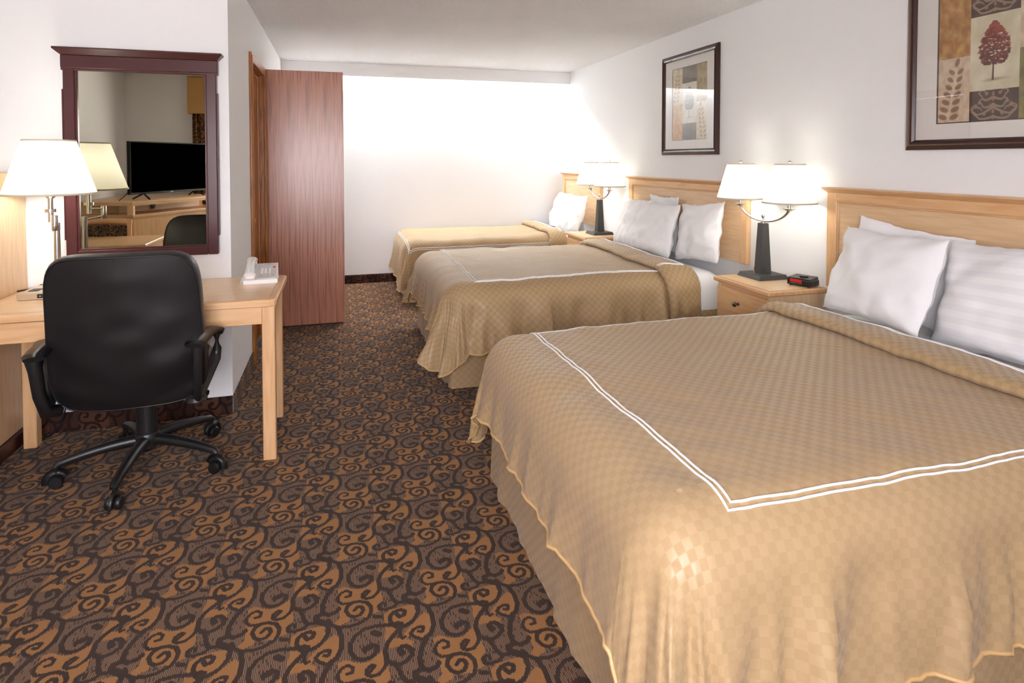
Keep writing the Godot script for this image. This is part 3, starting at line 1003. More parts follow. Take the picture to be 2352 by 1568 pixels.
func build_desk_lamp() -> void:
	var t := thing("desk_lamp", "lit swing-arm desk lamp with a white cone shade and outlet base", "lamp", Vector3(-1.3, 0.753, -3.3))
	var mb := MB.new()
	mb.span(Vector3(-0.1, 0.0, -0.1), Vector3(0.1, 0.032, 0.1), 0.003)
	part("base", mb, M.champagne_metal, t)
	mb = MB.new()
	mb.span(Vector3(-0.05, 0.032, -0.09), Vector3(0.05, 0.046, -0.03), 0.003)
	part("base_block", mb, M.champagne_metal, t)
	for s: float in [-0.055, 0.055]:
		mb = MB.new()
		mb.span(Vector3(s - 0.02, 0.032, 0.0), Vector3(s + 0.02, 0.0345, 0.055), 0.001)
		var o := part("outlet", mb, M.grey_plastic, t)
		for h in [[-0.008, 0.018, 0.003, 0.012], [0.008, 0.018, 0.003, 0.012], [0.0, 0.04, 0.007, 0.007]]:
			mb = MB.new()
			mb.box(Vector3(s + h[0], 0.0346, h[1]), Vector3(h[2], 0.001, h[3]), 0.0002)
			part("slot", mb, M.socket_black, o)
	mb = MB.new()
	mb.span(Vector3(-0.02, 0.008, 0.1), Vector3(0.02, 0.026, 0.103), 0.001)
	var sw := part("switch", mb, M.socket_black, t)
	for s: float in [-0.008, 0.006]:
		mb = MB.new()
		mb.box(Vector3(s, 0.017, 0.1035), Vector3(0.005, 0.003, 0.001), 0.0002)
		part("switch_mark", mb, M.phone_white, sw)
	mb = MB.new()
	mb.lathe([Vector2(0, 0.046), Vector2(0.026, 0.046), Vector2(0.026, 0.052), Vector2(0.014, 0.056), Vector2(0.0125, 0.3), Vector2(0.0135, 0.301), Vector2(0.0135, 0.335), Vector2(0.0, 0.337)], 20, Transform3D(Basis(), Vector3(0, 0, -0.06)))
	part("pole", mb, M.brushed_nickel, t)
	mb = MB.new()
	mb.tube([Vector3(0, 0.318, -0.06), Vector3(0.045, 0.325, 0.075)], 0.0055, 10)
	part("lower_arm", mb, M.brushed_nickel, t)
	mb = MB.new()
	mb.lathe([Vector2(0, 0.295), Vector2(0.012, 0.295), Vector2(0.013, 0.298), Vector2(0.013, 0.324), Vector2(0.0115, 0.3255), Vector2(0.013, 0.327), Vector2(0.013, 0.364), Vector2(0.012, 0.367), Vector2(0, 0.367)], 20, Transform3D(Basis(), Vector3(0.045, 0.015, 0.075)))
	part("knuckle", mb, M.brushed_nickel, t)
	mb = MB.new()
	mb.tube([Vector3(0.045, 0.366, 0.075), Vector3(0.005, 0.372, 0.0)], 0.0055, 10)
	part("upper_arm", mb, M.brushed_nickel, t)
	mb = MB.new()
	mb.lathe([Vector2(0, 0.345), Vector2(0.011, 0.345), Vector2(0.011, 0.39), Vector2(0.023, 0.391), Vector2(0.023, 0.407), Vector2(0.011, 0.408), Vector2(0.011, 0.455), Vector2(0.014, 0.458), Vector2(0.024, 0.468), Vector2(0.023, 0.478), Vector2(0.014, 0.482), Vector2(0.014, 0.53), Vector2(0, 0.53)], 20)
	part("socket", mb, M.brushed_nickel, t)
	shade_parts(t, Vector3(0, 0.475, 0.0), 0.185, 0.103, 0.255, DESK_LAMP_ENERGY)
	mb = MB.new()
	mb.tube([Vector3(-0.05, 0.018, -0.1), Vector3(-0.09, 0.03, -0.115), Vector3(-0.14, 0.01, -0.12), Vector3(-0.19, 0.004, -0.115)], 0.004, 8)
	part("cord", mb, M.black_plastic, t)
	mb = MB.new()
	mb.tube([Vector3(-0.03, -0.045, -0.222), Vector3(-0.028, -0.3, -0.215), Vector3(-0.026, -0.5, -0.2), Vector3(-0.03, -0.62, -0.185), Vector3(-0.05, -0.7, -0.175), Vector3(-0.09, -0.74, -0.17), Vector3(-0.13, -0.7485, -0.175)], 0.004, 8)
	part("cord", mb, M.black_plastic, t)


func shade_parts(t: Node3D, at: Vector3, r0: float, r1: float, h: float, energy: float) -> void:
	# an open cone of translucent paper with trims, a bulb inside and its light
	var mb := MB.new()
	mb.lathe([Vector2(r0, 0), Vector2(lerpf(r0, r1, 0.5), h * 0.5), Vector2(r1, h)], 40, Transform3D(Basis(), at))
	var s := part("lamp_shade", mb, M.shade_paper, t)
	mb = MB.new()
	mb.lathe([Vector2(r0 - 0.001, -0.001), Vector2(r0 + 0.0018, 0.0), Vector2(r0 + 0.0006, 0.008), Vector2(r0 - 0.002, 0.008)], 40, Transform3D(Basis(), at))
	part("shade_trim", mb, M.shade_trim, s)
	mb = MB.new()
	mb.lathe([Vector2(r1 - 0.002, h - 0.006), Vector2(r1 + 0.0026, h - 0.006), Vector2(r1 + 0.0012, h + 0.001), Vector2(r1 - 0.001, h + 0.001)], 40, Transform3D(Basis(), at))
	part("shade_trim", mb, M.shade_trim, s)
	mb = MB.new()
	var y := h * 0.93
	for k in 3:
		var an := TAU * k / 3.0 + 0.4
		mb.tube([at + Vector3(0, y, 0), at + Vector3(cos(an) * (lerpf(r0, r1, 0.93) - 0.002), y, sin(an) * (lerpf(r0, r1, 0.93) - 0.002))], 0.0015, 6)
	part("shade_spider", mb, M.brushed_nickel, s)
	mb = MB.new()
	mb.lathe([Vector2(0, 0.0), Vector2(0.012, 0.0), Vector2(0.014, 0.02), Vector2(0.026, 0.045), Vector2(0.028, 0.062), Vector2(0.02, 0.082), Vector2(0, 0.09)], 18, Transform3D(Basis(), at + Vector3(0, h * 0.24, 0)))
	part("lamp_bulb", mb, M.lamp_bulb_glow, t)
	var l := OmniLight3D.new()
	l.name = "bulb_light"
	l.light_color = Color(1.0, 0.99, 0.96)
	l.light_energy = energy
	l.light_size = 0.06
	l.omni_range = 12.0
	l.omni_attenuation = 2.0
	l.shadow_enabled = true
	t.add_child(l)
	l.position = at + Vector3(0, h * 0.24 + 0.04, 0)


func build_phone() -> void:
	var t := thing("telephone", "white corded desk telephone on the right end of the desk", "telephone", Vector3(-0.395, 0.753, -3.4), 0.06)
	var mb := MB.new()
	mb.hexa([Vector3(-0.082, 0, -0.1), Vector3(0.082, 0, -0.1), Vector3(0.082, 0, 0.1), Vector3(-0.082, 0, 0.1), Vector3(-0.08, 0.072, -0.1), Vector3(0.08, 0.072, -0.1), Vector3(0.081, 0.02, 0.1), Vector3(-0.081, 0.02, 0.1)])
	part("phone_body", mb, M.phone_white, t)
	var tilt := Transform3D(Basis(Vector3(1, 0, 0), atan2(0.052, 0.2)), Vector3(0, 0.0465, 0))
	mb = MB.new()
	mb.box(Vector3(0.028, 0.0, 0.0), Vector3(0.092, 0.004, 0.185), 0.002, tilt)
	part("face_plate", mb, M.phone_grey, t)
	for r in 4:
		for c in 3:
			mb = MB.new()
			mb.box(Vector3(0.004 + c * 0.018, 0.003, -0.025 + r * 0.016), Vector3(0.011, 0.004, 0.009), 0.001, tilt)
			part("key", mb, M.phone_white, t)
			mb = MB.new()
			mb.box(Vector3(0.004 + c * 0.018, 0.0024, -0.018 + r * 0.016), Vector3(0.009, 0.001, 0.002), 0.0002, tilt)
			part("key_print", mb, M.key_grey, t)
	for k in [[0.0, 0.062], [0.03, 0.06], [0.058, 0.058]]:
		mb = MB.new()
		mb.box(Vector3(k[0], 0.003, k[1]), Vector3(0.014, 0.003, 0.007), 0.001, tilt)
		part("key", mb, M.key_grey, t)
	mb = MB.new()
	mb.box(Vector3(0.062, 0.004, -0.04), Vector3(0.012, 0.004, 0.012), 0.001, tilt)
	part("message_light", mb, M.phone_red, t, "red message light")
	mb = MB.new()
	mb.box(Vector3(0.034, 0.0026, -0.078), Vector3(0.044, 0.001, 0.003), 0.0003, tilt)
	mb.lathe([Vector2(0, 0.0026), Vector2(0.01, 0.0026), Vector2(0.01, 0.0032), Vector2(0, 0.0032)], 16, tilt * Transform3D(Basis().scaled(Vector3(1, 1, 0.5)), Vector3(0.036, 0, -0.084)))
	part("emblem", mb, M.print_grey, t)
	# handset: a curved bar with two cups
	mb = MB.new()
	var path := []
	var rad := []
	for i in 13:
		var k := i / 12.0
		path.append(tilt * Vector3(-0.05, 0.026 + 0.012 * sin(k * PI), lerpf(-0.098, 0.098, k)))
		rad.append(0.021 + 0.007 * pow(absf(k - 0.5) * 2.0, 3.0))
	mb.tube(path, rad, 14, Vector2(1.0, 0.62))
	mb.box(Vector3(-0.05, 0.012, -0.078), Vector3(0.05, 0.026, 0.044), 0.008, tilt)
	mb.box(Vector3(-0.05, 0.012, 0.078), Vector3(0.05, 0.026, 0.044), 0.008, tilt)
	part("handset", mb, M.phone_white, t)
	mb = MB.new()
	var coil := []
	for i in 90:
		var k := i / 89.0
		var an := k * TAU * 16.0
		coil.append(Vector3(-0.09 - 0.006 * sin(an), 0.01 + 0.006 * cos(an), lerpf(0.09, -0.1, k)))
	mb.tube(coil, 0.0018, 6)
	part("coiled_cord", mb, M.phone_white, t)


# ---------------------------------------------------------------- office chair
func build_office_chair() -> void:
	var t := thing("office_chair", "black leather office chair on a five-star caster base at the desk", "chair", Vector3(-0.838, 0, -3.02), 0.03)
	var mb := MB.new()
	# casters and star base
	for k in 5:
		var an := deg_to_rad(95.0 + 72.0 * k) + 0.03
		var d := Vector3(cos(an), 0, sin(an))
		var side := Vector3(-d.z, 0, d.x)
		mb = MB.new()
		var path := []
		var rad := []
		for i in 9:
			var q := i / 8.0
			path.append(d * lerpf(0.03, 0.322, q) + Vector3(0, lerpf(0.135, 0.098, q * q), 0))
			rad.append(lerpf(0.03, 0.019, q))
		path.append(d * 0.335 + Vector3(0, 0.085, 0))
		rad.append(0.016)
		mb.tube(path, rad, 12, Vector2(1.0, 0.8))
		var leg := part("base_leg", mb, M.black_plastic, t)
		mb = MB.new()
		var back := d * 0.332
		for s: float in [-1.0, 1.0]:
			mb.lathe([Vector2(0, -0.011), Vector2(0.022, -0.011), Vector2(0.026, -0.006), Vector2(0.026, 0.006), Vector2(0.022, 0.011), Vector2(0, 0.011)], 18, Transform3D(Basis(d, side, Vector3.UP), back + side * s * 0.017 + Vector3(0, 0.0265, 0)))
		var hood := []
		for i in 7:
			var a2 := lerpf(-0.3, PI * 0.9, i / 6.0)
			hood.append(back + d * cos(a2) * 0.03 + Vector3(0, 0.0265 + sin(a2) * 0.032, 0))
		mb.tube(hood, 0.02, 8, Vector2(1.2, 0.3), side)
		mb.tube([back + Vector3(0, 0.055, 0), back + Vector3(0, 0.09, 0)], 0.007, 8)
		part("caster", mb, M.black_plastic, leg)
	mb = MB.new()
	mb.lathe([Vector2(0, 0.085), Vector2(0.03, 0.085), Vector2(0.05, 0.105), Vector2(0.052, 0.15), Vector2(0.046, 0.165), Vector2(0.043, 0.166), Vector2(0.04, 0.29), Vector2(0.03, 0.292), Vector2(0.026, 0.36), Vector2(0, 0.36)], 24)
	part("gas_lift", mb, M.black_plastic, t)
	mb = MB.new()
	mb.box(Vector3(0, 0.372, 0.0), Vector3(0.2, 0.04, 0.26), 0.01)
	mb.tube([Vector3(0.02, 0.365, 0.02), Vector3(0.2, 0.362, 0.1), Vector3(0.27, 0.36, 0.14)], [0.006, 0.006, 0.014], 8)
	part("mechanism", mb, M.black_plastic, t)
	mb = MB.new()
	mb.lathe([Vector2(0, -0.008), Vector2(0.034, -0.008), Vector2(0.042, 0.0), Vector2(0.036, 0.014), Vector2(0.012, 0.024), Vector2(0, 0.025)], 20, Transform3D(Basis(), Vector3(0.255, 0.395, 0.3)))
	part("tilt_knob", mb, M.black_plastic, t)
	# seat cushion
	part("seat", cushion(0.25, 0.25, 0.055, 0.07, Transform3D(Basis(), Vector3(0, 0.45, -0.02)), 0.01), M.black_leather, t)
	# backrest: two puffed leather shells joined by a piped border
	var lean := Transform3D(Basis(Vector3(1, 0, 0), 0.13), Vector3(0.012, 0.7, 0.318))
	var bk := part("backrest", back_shell(lean), M.black_leather, t)
	mb = MB.new()
	var ring := []
	for i in 73:
		ring.append(lean * back_rim(TAU * i / 72.0, 1.002, 0.033))
	mb.tube(ring, 0.0035, 6)
	part("piping", mb, M.black_leather, bk)
	mb = MB.new()
	ring = []
	for i in 73:
		ring.append(lean * back_rim(TAU * i / 72.0, 1.002, -0.034))
	mb.tube(ring, 0.0035, 6)
	part("piping", mb, M.black_leather, bk)
	for s: float in [-1.0, 1.0]:
		# padded loop arms on broad posts
		mb = MB.new()
		var arm := [Vector3(s * 0.266, 0.648, 0.405), Vector3(s * 0.270, 0.655, 0.39), Vector3(s * 0.276, 0.658, 0.33), Vector3(s * 0.282, 0.659, 0.26), Vector3(s * 0.305, 0.655, 0.19), Vector3(s * 0.311, 0.645, 0.155), Vector3(s * 0.315, 0.622, 0.14)]
		mb.tube(arm, [0.034, 0.04, 0.042, 0.042, 0.04, 0.036, 0.022], 16, Vector2(1.0, 0.36))
		var ar := part("armrest", mb, M.black_plastic, t)
		mb = MB.new()
		mb.tube([Vector3(s * 0.276, 0.645, 0.375), Vector3(s * 0.274, 0.6, 0.372), Vector3(s * 0.270, 0.5, 0.355), Vector3(s * 0.262, 0.42, 0.32), Vector3(s * 0.235, 0.395, 0.26)], [0.032, 0.027, 0.026, 0.026, 0.02], 12, Vector2(0.62, 1.15))
		part("arm_post", mb, M.black_plastic, ar)
		mb = MB.new()
		mb.tube([Vector3(s * 0.313, 0.63, 0.155), Vector3(s * 0.313, 0.56, 0.15), Vector3(s * 0.308, 0.52, 0.16), Vector3(s * 0.273, 0.43, 0.26), Vector3(s * 0.262, 0.4, 0.315)], [0.02, 0.02, 0.022, 0.021, 0.018], 12, Vector2(1.0, 0.9))
		part("arm_post", mb, M.black_plastic, ar)


func back_rim(an: float, k: float, z: float) -> Vector3:
	# rounded outline of the backrest, wider below
	var c := cos(an)
	var s := sin(an)
	var rho := pow(pow(absf(c), 6.0) + pow(absf(s), 6.0), -1.0 / 6.0)
	var x := c * rho * 0.276
	var y := s * rho * 0.322
	x *= 1.0 - 0.05 * smooth(-0.3, 0.3, y)
	x *= k
	y *= k
	var curve := 0.035 * (x / 0.276) * (x / 0.276) + 0.03 * pow(maxf(0.0, -y) / 0.322, 2.0) - 0.015 * pow(maxf(0.0, y) / 0.322, 2.0)
	return Vector3(x, y, z - curve)


func back_shell(xf: Transform3D) -> MB:
	var mb := MB.new()
	var ns := FastNoiseLite.new()
	ns.seed = 4
	ns.frequency = 4.0
	ns.fractal_type = FastNoiseLite.FRACTAL_NONE
	for sd: float in [1.0, -1.0]:
		var rows := []
		var uvs := []
		for r in 26:
			var q := r / 25.0
			var line := PackedVector3Array()
			var lu := PackedVector2Array()
			for i in 97:
				var an := TAU * i / 96.0
				var p := back_rim(an, q, 0.0)
				var puff := 0.034 + (0.010 if sd > 0 else 0.03) * (1.0 - pow(q, 4.0))
				# soft creases towards the lower corners
				var w := 0.005 * ns.get_noise_2d(p.x, p.y * 1.6) * (1.0 - q * q)
				if sd > 0.0:
					var low := smooth(0.1, -0.25, p.y) * (1.0 - smooth(0.85, 1.0, q))
					w += 0.009 * sin(p.y * 26.0 - p.x * 14.0 + 1.0) * low * smooth(0.0, 0.2, p.x)
					w += 0.006 * sin(p.y * 34.0 + p.x * 16.0) * low * smooth(0.05, 0.25, -p.x)
				line.append(xf * (p + Vector3(0, 0, sd * (puff + w))))
				lu.append(Vector2(p.x, p.y))
			rows.append(line)
			uvs.append(lu)
		mb.surf(rows, uvs, xf * Vector3(0, 0, -sd * 0.3), true)
	var rows2 := []
	var uv2 := []
	for k in 9:
		var an2 := PI * k / 8.0
		var line := PackedVector3Array()
		var lu := PackedVector2Array()
		for i in 97:
			var p := back_rim(TAU * i / 96.0, 1.0 + 0.03 * sin(an2), 0.034 * cos(an2))
			line.append(xf * p)
			lu.append(Vector2(i / 10.0, k / 20.0))
		rows2.append(line)
		uv2.append(lu)
	mb.surf(rows2, uv2, xf.origin, true)
	return mb


func cushion(hx: float, hz: float, hy: float, corner: float, xf: Transform3D, sag := 0.0) -> MB:
	# a soft rounded slab
	var mb := MB.new()
	for sd: float in [1.0, -1.0]:
		var rows := []
		var uvs := []
		for r in 15:
			var q := r / 14.0
			var line := PackedVector3Array()
			var lu := PackedVector2Array()
			for i in 49:
				var an := TAU * i / 48.0
				var c := cos(an)
				var s := sin(an)
				var rho := pow(pow(absf(c), 5.0) + pow(absf(s), 5.0), -0.2)
				var k := sin(q * PI * 0.5)
				var x := c * rho * hx * k
				var z := s * rho * hz * k
				var y := sd * (hy * pow(cos(q * PI * 0.5), 0.5)) - sag * (1.0 - q)
				line.append(xf * Vector3(x, y, z))
				lu.append(Vector2(x, z))
			rows.append(line)
			uvs.append(lu)
		mb.surf(rows, uvs, xf * Vector3(0, -sd * 0.5, 0), true)
	return mb


# ---------------------------------------------------------------- beds
class Drape:
	# a quilt laid over a bed: sheet coordinates (a across, b towards the foot) to a point in space
	var hw := 0.775
	var xf := 0.59
	var top := 0.64
	var r := 0.15
	var flare := 0.12
	var folds := 1.0
	var e_near := 0.26
	var e_far := 0.26
	var e_foot := 0.17
	var e_corner := 0.16
	var shift := 0.0
	var ns := FastNoiseLite.new()
	var soft := FastNoiseLite.new()

	func setup(seed_: int) -> void:
		ns.seed = seed_
		ns.frequency = 2.6
		ns.fractal_octaves = 3
		soft.seed = seed_ + 7
		soft.frequency = 1.5
		soft.fractal_octaves = 3

	func point(a: float, b: float) -> Vector3:
		var da := maxf(absf(a) - (hw - r), 0.0)
		var db := maxf(b, 0.0)
		var d := sqrt(da * da + db * db)
		var sg := 1.0 if a >= 0.0 else -1.0
		var ix := xf + r - minf(b, 0.0)
		var iz := clampf(a, -(hw - r), hw - r)
		var puff := soft.get_noise_2d(ix, iz) * 0.014 + soft.get_noise_2d((ix + iz) * 1.2, (iz - ix) * 3.2 + 9.0) * 0.006
		if d < 1e-6:
			return Vector3(ix, top + puff, iz)
		var n := Vector3(-db / d, 0, sg * da / d)
		var bend := r * PI * 0.5
		var R := r * sin(minf(d, bend) / r)
		var H := r * (1.0 - cos(minf(d, bend) / r))
		var e := maxf(0.0, d - bend)
		H += e * 0.985
		var th := atan2(db, da)
		var corner := sin(2.0 * th)
		# position along the edge, for hanging folds
		var along := ix * sg * 0.8 + iz * 0.8 + sg * th * 0.3 + shift
		var deep := smoothstep(0.0, 0.3, maxf(0.0, d - bend * 0.45))
		var ridge := maxf(0.0, ns.get_noise_2d(along * 3.1 + e * 0.25, 20.0 + d * 0.15))
		var wave := ns.get_noise_2d(along * 1.9, 3.0 + e * 0.3) * 0.07 + ns.get_noise_2d(along * 4.3 + e * 0.4, 8.0 + e * 0.25) * 0.035 + ridge * ridge * 0.16
		var gather := corner * corner * (0.034 * cos(th * 7.0 + shift * 3.0) + 0.008 * cos(th * 15.0 + 1.0))
		var loose := lerpf(1.0, 0.35, smoothstep(0.6, 1.5, th))
		R += e * (flare + 0.10 * corner) + folds * maxf(-0.012, deep * (loose * wave * (0.6 + 1.2 * e) + gather * minf(1.0, e * 3.5)))
		return Vector3(ix, top + puff * (1.0 - smoothstep(0.0, bend, d)) - H, iz) + n * R

	func hem(k: float) -> Vector2:
		# k in 0..1 runs round the hem from the near head end to the far head end; gives sheet coordinates at full reach, in the form (angle or place)
		return Vector2(k, 0)


func make_comforter(called_label: String, at: Vector3, D: Drape, xh: float, cuff_from: float, cuff_to: float, stitch_a: float, stitch_b: float) -> void:
	var t := thing("comforter", called_label, "comforter", at, 0.0, "gold checked comforters")
	var off := Vector3(at.x, 0.0, 0.0)
	var hin := D.hw - D.r
	var b0 := D.xf + D.r - xh
	# top
	var mb := MB.new()
	var rows := []
	var uvs := []
	var nb := 64
	var na := 52
	for i in nb + 1:
		var line := PackedVector3Array()
		var lu := PackedVector2Array()
		for k in na + 1:
			var a := lerpf(-hin, hin, float(k) / na)
			var b := lerpf(b0, 0.0, float(i) / nb)
			line.append(D.point(a, b) - off)
			lu.append(Vector2(a, b))
		rows.append(line)
		uvs.append(lu)
	mb.surf(rows, uvs, Vector3(1.6 - at.x, -2.0, 0))
	# hanging edge: near side, corner, foot, corner, far side
	var ring := []
	for i in 65:
		ring.append([hin, lerpf(b0, 0.0, i / 64.0), 0.0, 1.0, D.e_near])
	for i in range(1, 40):
		var th := PI * 0.5 * i / 40.0
		ring.append([hin, 0.0, th, 1.0, lerpf(D.e_near, D.e_foot, i / 40.0) + D.e_corner * pow(sin(2.0 * th), 1.5)])
	for i in 61:
		ring.append([lerpf(hin, -hin, i / 60.0), 0.0, PI * 0.5, 0.0, D.e_foot])
	for i in range(1, 40):
		var th := PI * 0.5 * (1.0 - i / 40.0)
		ring.append([-hin, 0.0, th, -1.0, lerpf(D.e_foot, D.e_far, i / 40.0) + D.e_corner * pow(sin(2.0 * th), 1.5)])
	for i in 65:
		ring.append([-hin, lerpf(0.0, b0, i / 64.0), 0.0, -1.0, D.e_far])
	rows = []
	uvs = []
	var nd := 26
	var hem := []
	for k in nd + 1:
		var line := PackedVector3Array()
		var lu := PackedVector2Array()
		for q in ring:
			var reach: float = (D.r * PI * 0.5 + q[4]) * k / nd
			var a: float = q[0] + (q[3] if q[3] != 0.0 else 0.0) * cos(q[2]) * reach
			var b: float = q[1] + sin(q[2]) * reach
			var p := D.point(a, b) - off
			# the hem tucks in a little
			line.append(p)
			lu.append(Vector2(a, b))
			if k == nd:
				hem.append(p)
		rows.append(line)
		uvs.append(lu)
	mb.surf(rows, uvs, Vector3(1.6 - at.x, 0.3, 0))
	var body := part("quilt", mb, M.gold_satin, t)
	mb = MB.new()
	mb.tube(hem, 0.0055, 8)
	part("hem_cord", mb, M.satin_cord, body)
	# the top edge folded back over itself
	mb = MB.new()
	rows = []
	uvs = []
	var prof := [[-0.012, 0.002], [-0.026, 0.010], [-0.03, 0.022], [-0.022, 0.036], [0.0, 0.045], [0.03, 0.048], [0.07, 0.046], [0.11, 0.042], [0.15, 0.036], [0.19, 0.028], [0.215, 0.018], [0.225, 0.004]]
	var span_ := cuff_to - cuff_from
	for k in 91:
		var u := lerpf(-1.0, 1.0, k / 90.0)
		var reach_a: float = hin + D.r * PI * 0.5 + ((D.e_near if u > 0 else D.e_far) + 0.02)
		var a := u * reach_a
		var line := PackedVector3Array()
		var lu := PackedVector2Array()
		for q in prof:
			var wob := D.soft.get_noise_2d(a * 2.0, 5.0) * 0.015
			var x: float = cuff_from + q[0] * span_ / 0.225 + wob * (1.0 - q[0] / 0.225)
			var b := D.xf + D.r - x
			var p0 := D.point(a, b)
			var p1 := D.point(a + 0.01, b)
			var nn := (p1 - p0).cross(Vector3(1, 0, 0)).normalized()
			if nn.dot(p0 - Vector3(p0.x, 0.2, 0)) < 0.0:
				nn = -nn
			var low := smooth(0.0, 0.3, absf(a) - hin - D.r)
			var fat: float = q[1] * (1.0 + 0.35 * low * D.ns.get_noise_2d(a * 3.0, x * 4.0) * 2.0)
			line.append(p0 + nn * (fat + 0.001) - off)
			lu.append(Vector2(a + 0.011, x))
		rows.append(line)
		uvs.append(lu)
	mb.surf(rows, uvs, Vector3(1.9 - at.x, -0.6, 0))
	part("folded_edge", mb, M.gold_satin, t)
	# two rows of white stitching
	for g: float in [0.0, 0.016]:
		mb = MB.new()
		var path := []
		var sa := stitch_a - g
		var sb := stitch_b - g
		var bh: float = D.xf + D.r - cuff_from
		for i in 90:
			path.append([sa, lerpf(bh, sb, i / 89.0)])
		for i in range(1, 90):
			path.append([lerpf(sa, -sa, i / 89.0), sb])
		for i in range(1, 90):
			path.append([-sa, lerpf(sb, bh, i / 89.0)])
		var pts := []
		for q in path:
			var p: Vector3 = D.point(q[0], q[1])
			var pa: Vector3 = D.point(q[0] + 0.008, q[1])
			var pb: Vector3 = D.point(q[0], q[1] + 0.008)
			var nn := (pa - p).cross(pb - p).normalized()
			if nn.dot(p - Vector3(1.6, 0.2, 0)) < 0.0:
				nn = -nn
			pts.append(p + nn * 0.0015 - off)
		mb.tube(pts, 0.0032, 6)
		part("stitching", mb, M.white_thread, t, "white double line of stitching")
	# stitching on the folded edge
	for g: float in [0.0, 0.016]:
		mb = MB.new()
		var pts := []
		for k in 61:
			var a := lerpf(-stitch_a, stitch_a, k / 60.0)
			var x := cuff_from + span_ * 0.72 - g
			var p0 := D.point(a, D.xf + D.r - x)
			pts.append(p0 + Vector3(0, 0.0375 + g * 0.2, 0) - off)
		mb.tube(pts, 0.003, 6)
		part("stitching", mb, M.white_thread, t)
		mb = MB.new()
		pts = []
		var turn_ := [[-0.03, 0.024], [-0.022, 0.039], [0.0, 0.048], [0.03, 0.051], [0.07, 0.049], [0.11, 0.045], [0.162, 0.037]]
		for q in turn_:
			var x: float = cuff_from + q[0] * span_ / 0.225
			pts.append(D.point(stitch_a - g, D.xf + D.r - x) + Vector3(0, q[1] - 0.001, 0) - off)
		mb.tube(pts, 0.003, 6)
		part("stitching", mb, M.white_thread, t)


func make_bed(label: String, zc: float, hw: float, xf: float, top: float) -> void:
	# mattress under a white sheet on a box base with a tan skirt
	var xh := 2.628
	var t := thing("bed", label, "bed", Vector3((xf + xh) * 0.5, 0, zc), 0.0, "made beds")
	var hl := (xh - xf) * 0.5
	var mb := MB.new()
	var rows := []
	var uvs := []
	for k in 12:
		var q := k / 11.0
		var y := 0.34 + (top - 0.045 - 0.34) * q
		var inset := 0.05 * pow(maxf(0.0, (q - 0.6) / 0.4), 3.0) + 0.02
		rows.append(round_ring(hl - inset - 0.01, hw - inset - 0.015, 0.07, y))
		uvs.append(flat_uv(rows[-1]))
	var last: PackedVector3Array = rows[-1]
	for k in 3:
		var line := PackedVector3Array()
		for p in last:
			line.append(Vector3(p.x * (0.97 - 0.48 * k), top - 0.036 + 0.001 * k, p.z * (0.97 - 0.48 * k)))
		rows.append(line)
		uvs.append(flat_uv(line))
	mb.surf(rows, uvs, Vector3(0, 0.3, 0), true)
	part("mattress", mb, M.white_linen, t, "mattress under a white sheet")
	mb = MB.new()
	mb.span(Vector3(-hl + 0.05, 0.03, -hw + 0.06), Vector3(hl - 0.02, 0.35, hw - 0.06), 0.02)
	part("box_base", mb, M.satin_cord, t)
	for s in [Vector2(-1, -1), Vector2(1, -1), Vector2(-1, 1), Vector2(1, 1)]:
		mb = MB.new()
		mb.lathe([Vector2(0, 0), Vector2(0.02, 0), Vector2(0.024, 0.03), Vector2(0, 0.03)], 12, Transform3D(Basis(), Vector3(s.x * (hl - 0.12), 0, s.y * (hw - 0.14))))
		part("bed_leg", mb, M.black_plastic, t)
	# skirt with loose pleats
	mb = MB.new()
	rows = []
	uvs = []
	var ns := FastNoiseLite.new()
	ns.seed = int(-zc * 100.0)
	ns.frequency = 2.0
	var base := round_ring(hl + 0.012, hw + 0.0, 0.035, 0.0, 30)
	for k in 13:
		var y := lerpf(0.36, 0.006, k / 12.0)
		var line := PackedVector3Array()
		var lu := PackedVector2Array()
		var run := 0.0
		for i in base.size():
			var p := base[i]
			if i > 0:
				run += base[i].distance_to(base[i - 1])
			var out := Vector3(p.x / hl, 0, p.z / hw)
			out = Vector3(signf(out.x) * pow(absf(out.x), 8.0), 0, signf(out.z) * pow(absf(out.z), 8.0)).normalized()
			var w := ns.get_noise_2d(p.x * 2.2, p.z * 2.2) * 0.024 + ns.get_noise_2d(p.x * 6.0, p.z * 6.0) * 0.009
			var deep := k / 12.0
			line.append(Vector3(p.x, y, p.z) + out * (w * deep + 0.015 * deep))
			lu.append(Vector2(run, y))
		rows.append(line)
		uvs.append(lu)
	mb.surf(rows, uvs, Vector3(0, 0.2, 0), true)
	part("bed_skirt", mb, M.gold_satin, t, "tan bed skirt")


func round_ring(hx: float, hz: float, c: float, y: float, per := 14) -> PackedVector3Array:
	# closed outline of a rectangle with round corners
	var out := PackedVector3Array()
	var corners := [Vector2(hx - c, hz - c), Vector2(-hx + c, hz - c), Vector2(-hx + c, -hz + c), Vector2(hx - c, -hz + c)]
	for k in 4:
		for i in 7:
			var an := PI * 0.5 * k + PI * 0.5 * i / 6.0
			out.append(Vector3(corners[k].x + cos(an) * c, y, corners[k].y + sin(an) * c))
		var an2 := PI * 0.5 * (k + 1)
		var a := Vector3(corners[k].x + cos(an2) * c, y, corners[k].y + sin(an2) * c)
		var nx: Vector2 = corners[(k + 1) % 4]
		var b := Vector3(nx.x + cos(an2) * c, y, nx.y + sin(an2) * c)
		for i in range(1, per):
			out.append(a.lerp(b, float(i) / per))
	out.append(out[0])
	return out


func flat_uv(line: PackedVector3Array) -> PackedVector2Array:
	var u := PackedVector2Array()
	for p in line:
		u.append(Vector2(p.x, p.z))
	return u


